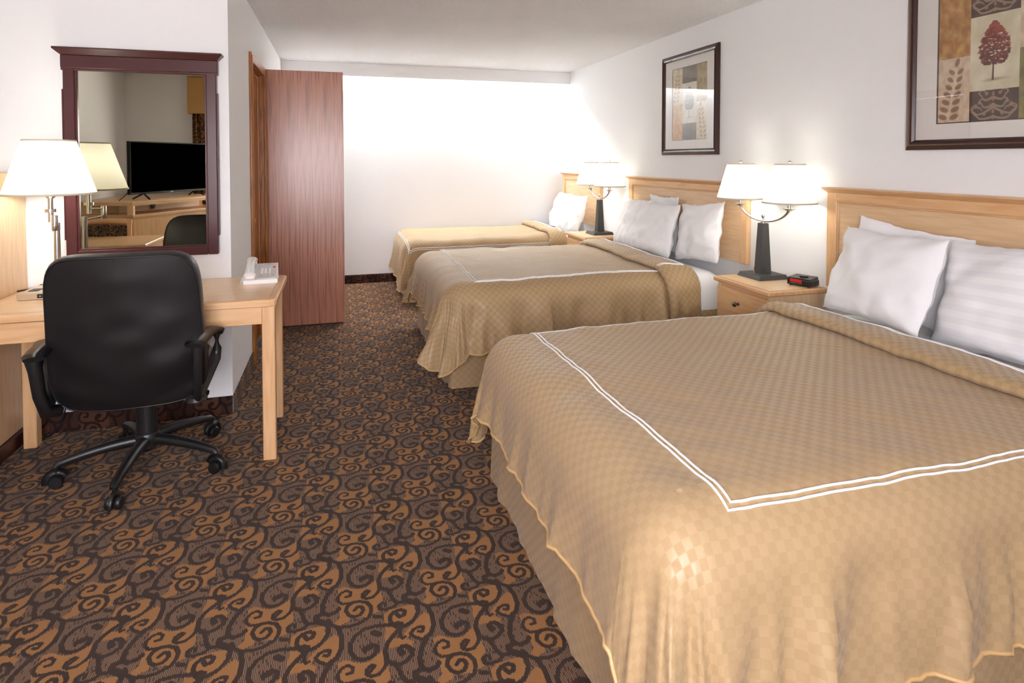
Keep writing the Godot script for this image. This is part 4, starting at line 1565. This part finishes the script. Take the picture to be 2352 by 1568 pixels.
func make_pillow(label: String, at: Vector3, yaw: float, lean: float, roll: float, w: float, h: float, thick: float, seed_: int, striped := false) -> void:
	# a filled pillow in a white case, standing against the headboard; at is the middle of the pillow
	var X := Vector3(0, 0, 1)
	var N := Vector3(-1, 0, 0)
	var Y := Vector3.UP * cos(lean) - N * sin(lean)
	N = N * cos(lean) + Vector3.UP * sin(lean)
	var X3 := X * cos(roll) + Y * sin(roll)
	var Y3 := Y * cos(roll) - X * sin(roll)
	var turn := Basis(Vector3.UP, yaw)
	var b := Basis(turn * X3, turn * Y3, turn * N)
	var base := at - b.y * h * 0.5
	var t := thing("pillow", label, "pillow", Vector3(base.x, base.y, base.z), 0.0, "white pillows on the beds")
	var ns := FastNoiseLite.new()
	ns.seed = seed_
	ns.frequency = 3.2
	ns.fractal_octaves = 2
	var mb := MB.new()
	var nu := 44
	var nv := 34
	for sd: float in [1.0, -1.0]:
		var rows := []
		var uvs := []
		for j in nv + 1:
			var v := lerpf(-1.0, 1.0, float(j) / nv)
			var line := PackedVector3Array()
			var lu := PackedVector2Array()
			for i in nu + 1:
				var u := lerpf(-1.0, 1.0, float(i) / nu)
				# sides pull in between the pointed corners
				var px := u * w * 0.5 * (1.0 - 0.05 * (1.0 - v * v) * u * u)
				var py := v * h * 0.5 * (1.0 - 0.07 * (1.0 - u * u) * v * v)
				py += 0.007 * ns.get_noise_2d(u * 0.9, 40.0) * v
				var body := pow(maxf(0.0, (1.0 - pow(absf(u), 2.6)) * (1.0 - pow(absf(v), 2.6))), 0.55)
				# creases run in from the seams
				var edge := maxf(absf(u), absf(v))
				var crease := ns.get_noise_2d(u * 0.25 + 3.0, v * 0.22) * 0.014 + ns.get_noise_2d(u * 1.1 + v * 0.8, v * 1.0 - u * 0.5) * 0.006 * edge * edge
				var z := sd * (body * thick * 0.5 + crease * minf(1.0, body * 2.0)) 
				z += 0.02 * ns.get_noise_2d(u * 0.35, v * 0.35 + 7.0)
				# heavier towards the bottom
				z += sd * body * thick * 0.1 * -v
				line.append(b * Vector3(px, py + h * 0.5, z))
				lu.append(Vector2(px, py))
			rows.append(line)
			uvs.append(lu)
		mb.surf(rows, uvs, b * Vector3(0, h * 0.5, -sd * 2.0))
	part("pillow_case", mb, M.striped_linen if striped else M.white_linen, t)


func make_headboard(label: String, z0: float, z1: float) -> void:
	# panelled maple headboard hung on the wall: bottom 0.69, top 1.23
	var zc := (z0 + z1) * 0.5
	var hw := (z1 - z0) * 0.5
	var t := thing("headboard", label, "headboard", Vector3(ROOM_RIGHT - 0.001, 0.68, zc), 0.0, "maple headboards on the wall")
	var mb := MB.new()
	mb.span(Vector3(-0.022, 0.0, -hw + 0.05), Vector3(0.0, 0.49, hw - 0.05), 0.001)
	part("panel", mb, M.pale_maple_z, t)
	for s: float in [-1.0, 1.0]:
		mb = MB.new()
		mb.span(Vector3(-0.034, 0.0, s * (hw - 0.068)), Vector3(0.0, 0.53, s * hw), 0.003)
		part("stile", mb, M.maple_y, t)
		mb = MB.new()
		mb.span(Vector3(-0.029, 0.0, s * (hw - 0.076)), Vector3(-0.02, 0.484, s * (hw - 0.066)), 0.003)
		part("bead", mb, M.maple_y, t)
	mb = MB.new()
	mb.span(Vector3(-0.0335, 0.478, -hw + 0.06), Vector3(0.0, 0.53, hw - 0.06), 0.003)
	part("rail", mb, M.maple_z, t)
	mb = MB.new()
	mb.span(Vector3(-0.029, 0.47, -hw + 0.068), Vector3(-0.02, 0.48, hw - 0.068), 0.003)
	part("bead", mb, M.maple_z, t)
	mb = MB.new()
	mb.hexa([Vector3(-0.034, 0.53, -hw), Vector3(0, 0.53, -hw), Vector3(0, 0.53, hw), Vector3(-0.034, 0.53, hw), Vector3(-0.056, 0.548, -hw - 0.018), Vector3(0, 0.548, -hw - 0.018), Vector3(0, 0.548, hw + 0.018), Vector3(-0.056, 0.548, hw + 0.018)])
	mb.span(Vector3(-0.058, 0.548, -hw - 0.02), Vector3(0, 0.557, hw + 0.02), 0.003)
	part("crown", mb, M.maple_z, t)


func make_nightstand(label: String, at: Vector3) -> void:
	var t := thing("nightstand", label, "nightstand", at, 0.0, "maple nightstands")
	var hx := 0.2
	var hz := 0.255
	var mb := MB.new()
	mb.span(Vector3(-hx, 0.634, -hz), Vector3(hx, 0.664, hz), 0.007)
	part("top_edge", mb, M.maple_z, t)
	mb = MB.new()
	mb.span(Vector3(-hx + 0.02, 0.663, -hz + 0.02), Vector3(hx - 0.012, 0.6655, hz - 0.02), 0.0008)
	part("top", mb, M.pale_maple_z, t)
	mb = MB.new()
	mb.span(Vector3(-hx + 0.0185, 0.6632, -hz + 0.0185), Vector3(hx - 0.0115, 0.6648, hz - 0.0185), 0.0004)
	part("inlay_line", mb, M.seam_dark, t)
	for s: float in [-1.0, 1.0]:
		mb = MB.new()
		mb.span(Vector3(-hx + 0.025, 0.0, s * (hz - 0.04)), Vector3(hx - 0.012, 0.634, s * (hz - 0.018)), 0.002)
		part("side_panel", mb, M.pale_maple_y, t)
	mb = MB.new()
	mb.span(Vector3(-hx + 0.03, 0.05, -hz + 0.04), Vector3(hx - 0.014, 0.615, hz - 0.04), 0.002)
	part("carcass", mb, M.maple_z, t)
	mb = MB.new()
	mb.span(Vector3(-hx + 0.03, 0.615, -hz + 0.03), Vector3(hx - 0.014, 0.634, hz - 0.03), 0.001)
	part("rail", mb, M.maple_z, t)
	for k in [[0.4, 0.61], [0.08, 0.39]]:
		mb = MB.new()
		mb.span(Vector3(-hx + 0.012, k[0], -hz + 0.026), Vector3(-hx + 0.03, k[1], hz - 0.026), 0.006)
		var d := part("drawer_front", mb, M.maple_z, t)
		mb = MB.new()
		mb.lathe([Vector2(0, 0), Vector2(0.011, 0), Vector2(0.006, 0.006), Vector2(0.006, 0.016), Vector2(0.014, 0.022), Vector2(0.016, 0.028), Vector2(0.011, 0.034), Vector2(0, 0.036)], 18, Transform3D(Basis(Vector3(0, 0, 1), PI / 2), Vector3(-hx + 0.012, (k[0] + k[1]) * 0.5 + 0.03, -0.02)))
		part("knob", mb, M.pewter, d, "round pewter drawer knob")


func make_table_lamp(label: String, at: Vector3) -> void:
	var t := thing("table_lamp", label, "lamp", at, 0.0, "two-shade bedside lamps")
	var mb := MB.new()
	mb.frustum(0.0, Vector2(0.105, 0.105), 0.026, Vector2(0.094, 0.094))
	part("base", mb, M.slate_metal, t)
	mb = MB.new()
	mb.span(Vector3(-0.034, 0.026, -0.034), Vector3(0.034, 0.029, 0.034), 0.001)
	part("base_plate", mb, M.brushed_nickel, t)
	for k in [[-0.062, 0.0], [0.0, -0.078]]:
		mb = MB.new()
		mb.lathe([Vector2(0, 0.026), Vector2(0.006, 0.026), Vector2(0.006, 0.03), Vector2(0.003, 0.031), Vector2(0.003, 0.04), Vector2(0.005, 0.041), Vector2(0.005, 0.045), Vector2(0, 0.046)], 12, Transform3D(Basis(), Vector3(k[0], 0, k[1])))
		part("switch_knob", mb, M.brushed_nickel, t)
	mb = MB.new()
	mb.frustum(0.029, Vector2(0.035, 0.035), 0.335, Vector2(0.022, 0.022))
	part("column", mb, M.slate_metal, t)
	mb = MB.new()
	mb.lathe([Vector2(0, 0.335), Vector2(0.019, 0.335), Vector2(0.019, 0.339), Vector2(0.006, 0.341), Vector2(0.006, 0.362), Vector2(0.004, 0.364), Vector2(0.009, 0.37), Vector2(0.0115, 0.378), Vector2(0.009, 0.386), Vector2(0, 0.389)], 18)
	part("finial", mb, M.brushed_nickel, t)
	mb = MB.new()
	var arm := []
	for i in 25:
		var q := lerpf(-1.0, 1.0, i / 24.0)
		var an := q * PI * 0.5
		arm.append(Vector3(0, 0.348 + 0.085 * (1.0 - pow(cos(an), 0.85)), 0.22 * sin(an) * 0.5 + 0.11 * q))
	mb.tube(arm, 0.0085, 10, Vector2(0.8, 1.1), Vector3(1, 0, 0))
	part("arm", mb, M.brushed_nickel, t)
	for s: float in [-1.0, 1.0]:
		mb = MB.new()
		mb.lathe([Vector2(0, 0.425), Vector2(0.012, 0.426), Vector2(0.034, 0.438), Vector2(0.036, 0.441), Vector2(0.012, 0.443), Vector2(0.012, 0.47), Vector2(0.015, 0.471), Vector2(0.015, 0.52), Vector2(0, 0.52)], 20, Transform3D(Basis(), Vector3(0, 0, s * 0.22)))
		part("lamp_cup", mb, M.brushed_nickel, t)
		shade_parts(t, Vector3(0, 0.472, s * 0.22), 0.148, 0.083, 0.228, BEDSIDE_ENERGY)
		mb = MB.new()
		mb.lathe([Vector2(0, 0.68), Vector2(0.003, 0.68), Vector2(0.003, 0.705), Vector2(0.01, 0.706), Vector2(0.011, 0.712), Vector2(0.006, 0.718), Vector2(0, 0.72)], 14, Transform3D(Basis(), Vector3(0, 0, s * 0.22)))
		part("shade_finial", mb, M.brushed_nickel, t)


func build_clock() -> void:
	var t := thing("alarm_clock", "small black alarm clock radio with a red display on the nightstand", "clock", Vector3(2.575, 0.6655, -2.83), 0.35)
	var mb := MB.new()
	mb.hexa([Vector3(-0.05, 0.006, -0.068), Vector3(0.05, 0.006, -0.068), Vector3(0.05, 0.006, 0.068), Vector3(-0.05, 0.006, 0.068), Vector3(-0.047, 0.046, -0.066), Vector3(0.045, 0.054, -0.062), Vector3(0.045, 0.054, 0.062), Vector3(-0.047, 0.046, 0.066)])
	mb.span(Vector3(-0.052, 0.012, -0.07), Vector3(0.05, 0.04, 0.07), 0.006)
	part("clock_body", mb, M.clock_black, t)
	for s in [Vector2(-1, -1), Vector2(1, -1), Vector2(-1, 1), Vector2(1, 1)]:
		mb = MB.new()
		mb.lathe([Vector2(0, 0), Vector2(0.007, 0), Vector2(0.007, 0.007), Vector2(0, 0.007)], 10, Transform3D(Basis(), Vector3(s.x * 0.038, 0, s.y * 0.052)))
		part("foot", mb, M.black_plastic, t)
	mb = MB.new()
	mb.span(Vector3(-0.0535, 0.022, -0.05), Vector3(-0.051, 0.04, 0.02), 0.0005)
	part("clock_display", mb, M.clock_display, t, "lit red display")
	mb = MB.new()
	for i in 9:
		mb.box(Vector3(-0.053, 0.0165, -0.046 + i * 0.008), Vector3(0.001, 0.003, 0.0045), 0.0002)
	part("dial_print", mb, M.print_grey, t)
	mb = MB.new()
	mb.lathe([Vector2(0, 0.05), Vector2(0.016, 0.05), Vector2(0.016, 0.0545), Vector2(0.014, 0.056), Vector2(0, 0.056)], 20, Transform3D(Basis().scaled(Vector3(1, 1, 1.6)), Vector3(0.0, 0, 0.005)))
	part("snooze_button", mb, M.black_plastic, t)
	mb = MB.new()
	for i in 3:
		mb.box(Vector3(-0.02 + i * 0.02, 0.028, 0.0705), Vector3(0.009, 0.005, 0.002), 0.0004)
	part("side_switch", mb, M.black_plastic, t)


func make_picture(label: String, z0: float, y0: float, which: int) -> void:
	# framed print under glass, 0.785 by 0.815
	var w := 0.785
	var h := 0.815
	var t := thing("framed_picture", label, "picture", Vector3(ROOM_RIGHT - 0.001, y0, z0 + w * 0.5), 0.0, "framed tree prints")
	var mb := MB.new()
	var frame := func(a: float, b: float, d0: float, d1: float) -> MB:
		var m := MB.new()
		# mitred moulding between outer inset a and inner inset b
		var o := [Vector2(-w / 2 + a, a), Vector2(w / 2 - a, a), Vector2(w / 2 - a, h - a), Vector2(-w / 2 + a, h - a)]
		var i := [Vector2(-w / 2 + b, b), Vector2(w / 2 - b, b), Vector2(w / 2 - b, h - b), Vector2(-w / 2 + b, h - b)]
		for k in 4:
			var j: int = (k + 1) % 4
			m.hexa([Vector3(0, o[k].y, o[k].x), Vector3(0, o[j].y, o[j].x), Vector3(0, i[j].y, i[j].x), Vector3(0, i[k].y, i[k].x), Vector3(-d0, o[k].y, o[k].x), Vector3(-d0, o[j].y, o[j].x), Vector3(-d1, i[j].y, i[j].x), Vector3(-d1, i[k].y, i[k].x)])
		return m
	part("frame_moulding", frame.call(0.0, 0.02, 0.016, 0.03), M.dark_frame, t)
	part("frame_bead", frame.call(0.02, 0.026, 0.03, 0.027), M.frame_bead, t)
	part("frame_moulding", frame.call(0.026, 0.038, 0.022, 0.02), M.dark_frame, t)
	part("frame_moulding", frame.call(0.038, 0.047, 0.026, 0.016), M.dark_frame, t)
	var aw := 0.49
	var ah := 0.585
	var ay := 0.118
	mb = MB.new()
	# mat board with a window: four bevelled strips
	var o2 := [Vector2(-w / 2 + 0.042, 0.042), Vector2(w / 2 - 0.042, 0.042), Vector2(w / 2 - 0.042, h - 0.042), Vector2(-w / 2 + 0.042, h - 0.042)]
	var i2 := [Vector2(-aw / 2, ay), Vector2(aw / 2, ay), Vector2(aw / 2, ay + ah), Vector2(-aw / 2, ay + ah)]
	for k in 4:
		var j: int = (k + 1) % 4
		mb.hexa([Vector3(-0.004, o2[k].y, o2[k].x), Vector3(-0.004, o2[j].y, o2[j].x), Vector3(-0.004, i2[j].y, i2[j].x), Vector3(-0.004, i2[k].y, i2[k].x), Vector3(-0.01, o2[k].y, o2[k].x), Vector3(-0.01, o2[j].y, o2[j].x), Vector3(-0.01, i2[j].y, i2[j].x), Vector3(-0.01, i2[k].y, i2[k].x)])
	part("mat_board", mb, M.mat_board, t)
	mb = MB.new()
	for k in 4:
		var j: int = (k + 1) % 4
		var c := Vector2(0, ay + ah / 2)
		var e := func(q: Vector2) -> Vector2: return q + Vector2(-signf(q.x), -signf(q.y - c.y)) * 0.005
		var ik: Vector2 = e.call(i2[k])
		var ij: Vector2 = e.call(i2[j])
		mb.hexa([Vector3(-0.004, i2[k].y, i2[k].x), Vector3(-0.004, i2[j].y, i2[j].x), Vector3(-0.004, ij.y, ij.x), Vector3(-0.004, ik.y, ik.x), Vector3(-0.0085, i2[k].y, i2[k].x), Vector3(-0.0085, i2[j].y, i2[j].x), Vector3(-0.006, ij.y, ij.x), Vector3(-0.006, ik.y, ik.x)])
	part("mat_line", mb, M.dark_frame, t)
	mb = MB.new()
	var n := Vector3(-1, 0, 0)
	var q := [Vector3(-0.0055, ay + ah, -aw / 2), Vector3(-0.0055, ay + ah, aw / 2), Vector3(-0.0055, ay, aw / 2), Vector3(-0.0055, ay, -aw / 2)]
	mb.tri(q[0], q[1], q[2], n, n, n, Vector2(0, 0), Vector2(1, 0), Vector2(1, 1))
	mb.tri(q[0], q[2], q[3], n, n, n, Vector2(0, 0), Vector2(1, 1), Vector2(0, 1))
	part("art_print", mb, M["art_print_%d" % which], t)
	mb = MB.new()
	mb.span(Vector3(-0.015, 0.04, -w / 2 + 0.04), Vector3(-0.013, h - 0.04, w / 2 - 0.04), 0.0002)
	part("picture_glass", mb, M.picture_glass, t)


# ---------------------------------------------------------------- what the mirror shows
func build_reflected_corner() -> void:
	# corner unit under the television
	var t := thing("television_stand", "maple corner unit with an open shelf under the television, seen in the mirror", "cabinet", Vector3(-1.85, 0, 0.1))
	var o := Vector3(1.85, 0, -0.1)
	var outline := [Vector2(-2.32, -0.6), Vector2(-1.82, -0.8), Vector2(-1.28, 0.08), Vector2(-1.28, 0.55), Vector2(-2.32, 0.55)]
	var loc := []
	for p: Vector2 in outline:
		loc.append(p + Vector2(o.x, o.z))
	var mb := MB.new()
	mb.prism(loc, 0.965, 1.0, 0.004)
	part("top", mb, M.maple_z, t)
	mb = MB.new()
	mb.prism(loc, 0.855, 0.88, 0.004)
	part("shelf", mb, M.maple_z, t)
	var inner := []
	for p: Vector2 in loc:
		inner.append(p * 0.98)
	mb = MB.new()
	mb.prism(inner, 0.0, 0.855)
	part("base_body", mb, M.maple_y, t)
	mb = MB.new()
	# back of the open shelf, with posts at its ends
	var bk := []
	for p: Vector2 in [Vector2(-2.3, -0.6), Vector2(-2.02, -0.5), Vector2(-1.5, 0.35), Vector2(-1.5, 0.53), Vector2(-2.3, 0.53)]:
		bk.append(p + Vector2(o.x, o.z))
	mb.prism(bk, 0.88, 0.965)
	part("shelf_back", mb, M.pale_maple_z, t)
	for p: Vector2 in [Vector2(-1.835, -0.79), Vector2(-1.32, 0.06)]:
		mb = MB.new()
		mb.box(Vector3(p.x + o.x, 0.922, p.y + o.z), Vector3(0.05, 0.086, 0.05), 0.003)
		part("post", mb, M.maple_y, t)
	mb = MB.new()
	var facing := Vector3(0.853, 0, -0.522)
	mb.lathe([Vector2(0, 0), Vector2(0.032, 0), Vector2(0.032, 0.006), Vector2(0.026, 0.008), Vector2(0, 0.008)], 20, Transform3D(Basis(facing.cross(Vector3.UP), facing, Vector3.UP), Vector3(-1.82 + o.x, 0.925, -0.175 + o.z)))
	part("cable_grommet", mb, M.grommet, t)
	# television, set diagonally
	var dir := Vector3(0.50, 0, 0.86).normalized()
	var tv := thing("television", "black flat-screen television on two splayed feet, seen in the mirror", "television", Vector3(-1.67, 1.0, -0.12), atan2(-dir.z, dir.x) + PI)
	# local x runs along the screen, which faces local +z
	mb = MB.new()
	mb.span(Vector3(-0.5, 0.055, -0.02), Vector3(0.5, 0.57, 0.02), 0.004)
	mb.span(Vector3(-0.3, 0.12, -0.05), Vector3(0.3, 0.45, -0.02), 0.01)
	part("housing", mb, M.tv_black, tv)
	mb = MB.new()
	mb.span(Vector3(-0.488, 0.075, 0.0195), Vector3(0.488, 0.56, 0.0212), 0.0003)
	part("screen", mb, M.screen_black, tv)
	mb = MB.new()
	mb.span(Vector3(-0.02, 0.06, 0.02), Vector3(0.02, 0.068, 0.0212), 0.0003)
	part("maker_mark", mb, M.print_grey, tv)
	for s: float in [-1.0, 1.0]:
		mb = MB.new()
		mb.tube([Vector3(s * 0.33, 0.06, 0), Vector3(s * 0.36, 0.008, 0.1)], 0.008, 8)
		mb.tube([Vector3(s * 0.33, 0.06, 0), Vector3(s * 0.36, 0.008, -0.1)], 0.008, 8)
		part("foot", mb, M.tv_black, tv)
	mb = MB.new()
	mb.tube([Vector3(0.45, 0.1, -0.03), Vector3(0.53, 0.03, -0.04), Vector3(0.58, 0.006, -0.03)], 0.004, 8)
	part("cable", mb, M.tv_black, tv)
	# side table in front of the unit
	var d := thing("side_table", "maple table with a drawer beside the television unit, seen in the mirror", "table", Vector3(-1.9, 0, -1.32))
	mb = MB.new()
	mb.span(Vector3(-0.41, 0.688, -0.35), Vector3(0.42, 0.716, 0.3), 0.005)
	part("table_top", mb, M.maple_x, d)
	mb = MB.new()
	mb.span(Vector3(-0.39, 0.58, -0.325), Vector3(0.4, 0.682, -0.3), 0.003)
	part("drawer_front", mb, M.maple_x, d)
	mb = MB.new()
	mb.span(Vector3(-0.385, 0.57, -0.3), Vector3(0.395, 0.688, 0.26), 0.003)
	part("drawer_box", mb, M.maple_z, d)
	for p in [Vector2(-0.37, -0.3), Vector2(0.375, -0.3), Vector2(-0.37, 0.26), Vector2(0.375, 0.26)]:
		mb = MB.new()
		mb.box(Vector3(p.x, 0.345, p.y), Vector3(0.05, 0.686, 0.05), 0.003)
		part("leg", mb, M.maple_y, d)
	# wooden side chair with a patterned pad
	var c := thing("side_chair", "maple side chair with a dark scroll-patterned back pad, seen in the mirror", "chair", Vector3(-2.0, 0, -0.93))
	mb = MB.new()
	mb.span(Vector3(-0.2, 0.42, -0.42), Vector3(0.2, 0.46, -0.02), 0.01)
	part("seat", mb, M.chair_print, c)
	for p in [Vector2(-0.18, -0.4), Vector2(0.18, -0.4), Vector2(-0.18, -0.02), Vector2(0.18, -0.02)]:
		mb = MB.new()
		mb.box(Vector3(p.x, 0.21, p.y), Vector3(0.035, 0.42, 0.035), 0.003)
		part("leg", mb, M.maple_y, c)
	for s: float in [-1.0, 1.0]:
		mb = MB.new()
		mb.box(Vector3(s * 0.2, 0.64, -0.03), Vector3(0.034, 0.44, 0.03), 0.004)
		part("back_post", mb, M.maple_y, c)
	mb = MB.new()
	var rail := []
	for i in 9:
		var q := lerpf(-1.0, 1.0, i / 8.0)
		rail.append(Vector3(q * 0.22, 0.845 - 0.014 * q * q, -0.03))
	mb.tube(rail, 0.03, 10, Vector2(0.5, 1.0))
	part("top_rail", mb, M.maple_x, c)
	mb = MB.new()
	var pr := []
	var pu := []
	for k in 2:
		var y := 0.7 + 0.115 * k
		var line := PackedVector3Array()
		var lu := PackedVector2Array()
		for i in 9:
			var x := lerpf(-0.18, 0.18, i / 8.0)
			line.append(Vector3(x, y - 0.3 * x * x, -0.048))
			lu.append(Vector2(x / 0.2655 * 2.0, y / 0.297 * 2.0))
		pr.append(line)
		pu.append(lu)
	mb.surf(pr, pu, Vector3(0, 0.8, 1.0))
	mb.span(Vector3(-0.182, 0.69, -0.045), Vector3(0.182, 0.8, -0.02), 0.006)
	part("back_pad", mb, M.chair_print, c)
	# curtains and the boxed valance over the window
	for k in [[-1.62, -1.2, "brown scroll-printed curtain hanging below the tan valance, seen in the mirror"]]:
		var cu := thing("curtain", k[2], "curtain", Vector3((k[0] + k[1]) * 0.5, 0.06, 0.66))
		mb = MB.new()
		pr = []
		pu = []
		var w: float = k[1] - k[0]
		for j in 3:
			var y := j * 1.1
			var line := PackedVector3Array()
			var lu := PackedVector2Array()
			for i in 49:
				var x := lerpf(-w / 2, w / 2, i / 48.0)
				line.append(Vector3(x, y, 0.03 * sin(i * 0.9) + 0.01 * sin(i * 0.37)))
				lu.append(Vector2(i / 48.0 * w * 1.5 / 0.3, -y / 0.34))
			pr.append(line)
			pu.append(lu)
		mb.surf(pr, pu, Vector3(0, 1, 3))
		part("curtain_cloth", mb, M.curtain_print, cu)
		mb = MB.new()
		mb.tube([Vector3(-w / 2, 2.22, 0), Vector3(w / 2, 2.22, 0)], 0.008, 8)
		part("curtain_rail", mb, M.brushed_nickel, cu)
	var va := thing("valance", "tan cloth valance over the patterned curtain, seen in the mirror", "valance", Vector3(-0.34, 1.92, 0.67))
	mb = MB.new()
	pr = []
	pu = []
	for j in 6:
		var y := [0.0, 0.012, 0.06, 0.4, 0.43, 0.44][j] as float
		var out := [0.10, 0.112, 0.108, 0.1, 0.098, 0.02][j] as float
		var line := PackedVector3Array()
		var lu := PackedVector2Array()
		for p in [Vector2(-1.31, 0.1), Vector2(-1.31, -out + 0.01), Vector2(-1.3, -out), Vector2(-0.6, -out), Vector2(0.0, -out), Vector2(0.6, -out), Vector2(1.3, -out), Vector2(1.31, -out + 0.01), Vector2(1.31, 0.1)]:
			line.append(Vector3(p.x, y, p.y))
			lu.append(Vector2(p.x, y))
		pr.append(line)
		pu.append(lu)
	mb.surf(pr, pu, Vector3(0, 0.2, 1))
	part("valance_cloth", mb, M.valance_cloth, va)


# ---------------------------------------------------------------- everything together
const COVE_ENERGY := 1.6
const BEDSIDE_ENERGY := 0.033
const DESK_LAMP_ENERGY := 0.05
const WINDOW_ENERGY := 2.7


func _ready() -> void:
	# camera: level view with the lens shifted down
	var cam := Camera3D.new()
	cam.name = "camera"
	add_child(cam)
	var px := 0.05 / 1373.2
	cam.set_frustum(1568.0 * px, Vector2(0.0, -376.5 * px), 0.05, 60.0)
	cam.position = Vector3(0, 1.39, 0)
	cam.rotation = Vector3(deg_to_rad(-1.687), deg_to_rad(-16.21), 0)
	cam.current = true
	# sky seen by the window
	var env := Environment.new()
	var sky := Sky.new()
	var ps := ProceduralSkyMaterial.new()
	ps.sky_top_color = Color(0.86, 0.88, 0.94)
	ps.sky_horizon_color = Color(0.94, 0.94, 0.96)
	ps.ground_bottom_color = Color(0.82, 0.81, 0.8)
	ps.ground_horizon_color = Color(0.92, 0.92, 0.92)
	sky.sky_material = ps
	env.background_mode = Environment.BG_SKY
	env.sky = sky
	env.background_energy_multiplier = 8.0
	env.tonemap_mode = Environment.TONE_MAPPER_LINEAR
	env.tonemap_exposure = 2.3
	env.sdfgi_enabled = true
	env.ssao_enabled = true
	env.ssil_enabled = true
	var we := WorldEnvironment.new()
	we.environment = env
	add_child(we)
	# daylight that comes in by the window
	var day := AreaLight3D.new()
	day.name = "window_daylight"
	day.area_size = Vector2(1.6, 1.25)
	day.light_color = Color(1.0, 0.963, 0.985)
	day.light_energy = WINDOW_ENERGY
	day.area_range = 14.0
	day.shadow_enabled = true
	add_child(day)
	day.position = Vector3(-0.35, 1.475, WINDOW_WALL - 0.03)
	make_materials()
	build_room()
	# large furniture
	var d1 := Drape.new()
	d1.setup(21)
	make_bed("nearest bed, with a white sheet and a tan skirt, close to the camera", -1.8, 0.725, 0.655, 0.64)
	make_comforter("gold checked comforter on the nearest bed", Vector3(1.6, 0.0, -1.8), d1, 2.18, 2.06, 2.28, 0.705, -0.07)
	var d2 := Drape.new()
	d2.setup(44)
	d2.shift = 1.7
	d2.folds = 1.6
	d2.e_far = 0.12
	make_bed("middle bed, between the two nightstands", -4.27, 0.725, 0.655, 0.64)
	make_comforter("gold checked comforter on the middle bed", Vector3(1.6, 0.0, -4.27), d2, 2.24, 2.11, 2.345, 0.66, -0.07)
	var d3 := Drape.new()
	d3.setup(63)
	d3.shift = 4.1
	d3.hw = 0.53
	d3.top = 0.625
	d3.e_far = 0.1
	d3.e_near = 0.24
	d3.flare = 0.06
	d3.folds = 1.3
	d3.e_foot = 0.3
	d3.e_corner = 0.08
	make_bed("narrow bed farthest from the camera, along the far wall", -6.31, 0.48, 0.655, 0.625)
	make_comforter("gold checked comforter on the farthest narrow bed", Vector3(1.6, 0.0, -6.31), d3, 2.22, 2.11, 2.29, 0.57, 0.12)
	make_headboard("maple headboard behind the nearest bed, cut by the picture edge", -2.735, -1.02)
	make_headboard("maple headboard behind the middle bed, below the smaller-looking tree picture", -5.13, -3.42)
	make_headboard("maple headboard in the far corner behind the narrow bed", -6.87, -5.78)
	build_panel()
	build_cabinet()
	build_desk()
	build_mirror()
	build_office_chair()
	make_nightstand("maple nightstand between the nearest and middle beds, with lamp and clock on it", Vector3(2.462, 0, -2.99))
	make_nightstand("maple nightstand between the middle and farthest beds", Vector3(2.40, 0, -5.40))
	build_reflected_corner()
	# lamps
	make_table_lamp("two-shade lamp on the nearer nightstand, beside the clock", Vector3(2.515, 0.666, -3.1))
	make_table_lamp("two-shade lamp on the far nightstand", Vector3(2.45, 0.666, -5.36))
	build_desk_lamp()
	tube_fixture(0.33, 1.3, "tube light behind the left half of the far valance board")
	tube_fixture(1.78, 1.22, "tube light behind the right half of the far valance board")
	# pictures and small things
	make_picture("framed print of a red tree over the nearest headboard, cut by the photo's edge", -2.27, 1.437, 0)
	make_picture("framed print of a grey-green tree over the middle bed", -4.56, 1.43, 1)
	build_clock()
	build_phone()
	make_pillow("pillow standing at the front left on the nearest bed, next to the nightstand", Vector3(2.42, 0.845, -2.18), -0.16, 0.33, 0.02, 0.62, 0.44, 0.16, 3)
	make_pillow("striped pillow cut by the right edge of the photo, on the nearest bed", Vector3(2.46, 0.843, -1.6), -0.06, 0.3, 0.05, 0.68, 0.46, 0.17, 4, true)
	make_pillow("pillow behind the front left one on the nearest bed, its corners showing", Vector3(2.575, 0.858, -2.2), 0.0, 0.13, -0.1, 0.6, 0.44, 0.07, 5)
	make_pillow("leftmost front pillow on the middle bed", Vector3(2.50, 0.838, -4.79), 0.0, 0.24, 0.0, 0.52, 0.44, 0.13, 6)
	make_pillow("centre front pillow on the middle bed, overlapping its neighbours", Vector3(2.452, 0.835, -4.31), 0.1, 0.28, 0.0, 0.52, 0.43, 0.15, 7)
	make_pillow("rightmost pillow on the middle bed, nearest the lamp", Vector3(2.56, 0.857, -3.85), -0.03, 0.2, 0.1, 0.54, 0.44, 0.13, 8)
	make_pillow("pillow at the back of the middle bed, only its top corners showing", Vector3(2.607, 0.868, -4.44), 0.0, 0.05, 0.0, 0.46, 0.45, 0.025, 9)
	make_pillow("left pillow on the farthest bed, against the far wall", Vector3(2.5, 0.805, -6.54), 0.0, 0.3, 0.0, 0.46, 0.43, 0.14, 10)
	make_pillow("right pillow on the farthest bed, next to the lamp", Vector3(2.44, 0.805, -6.07), 0.1, 0.33, 0.0, 0.5, 0.43, 0.15, 11)
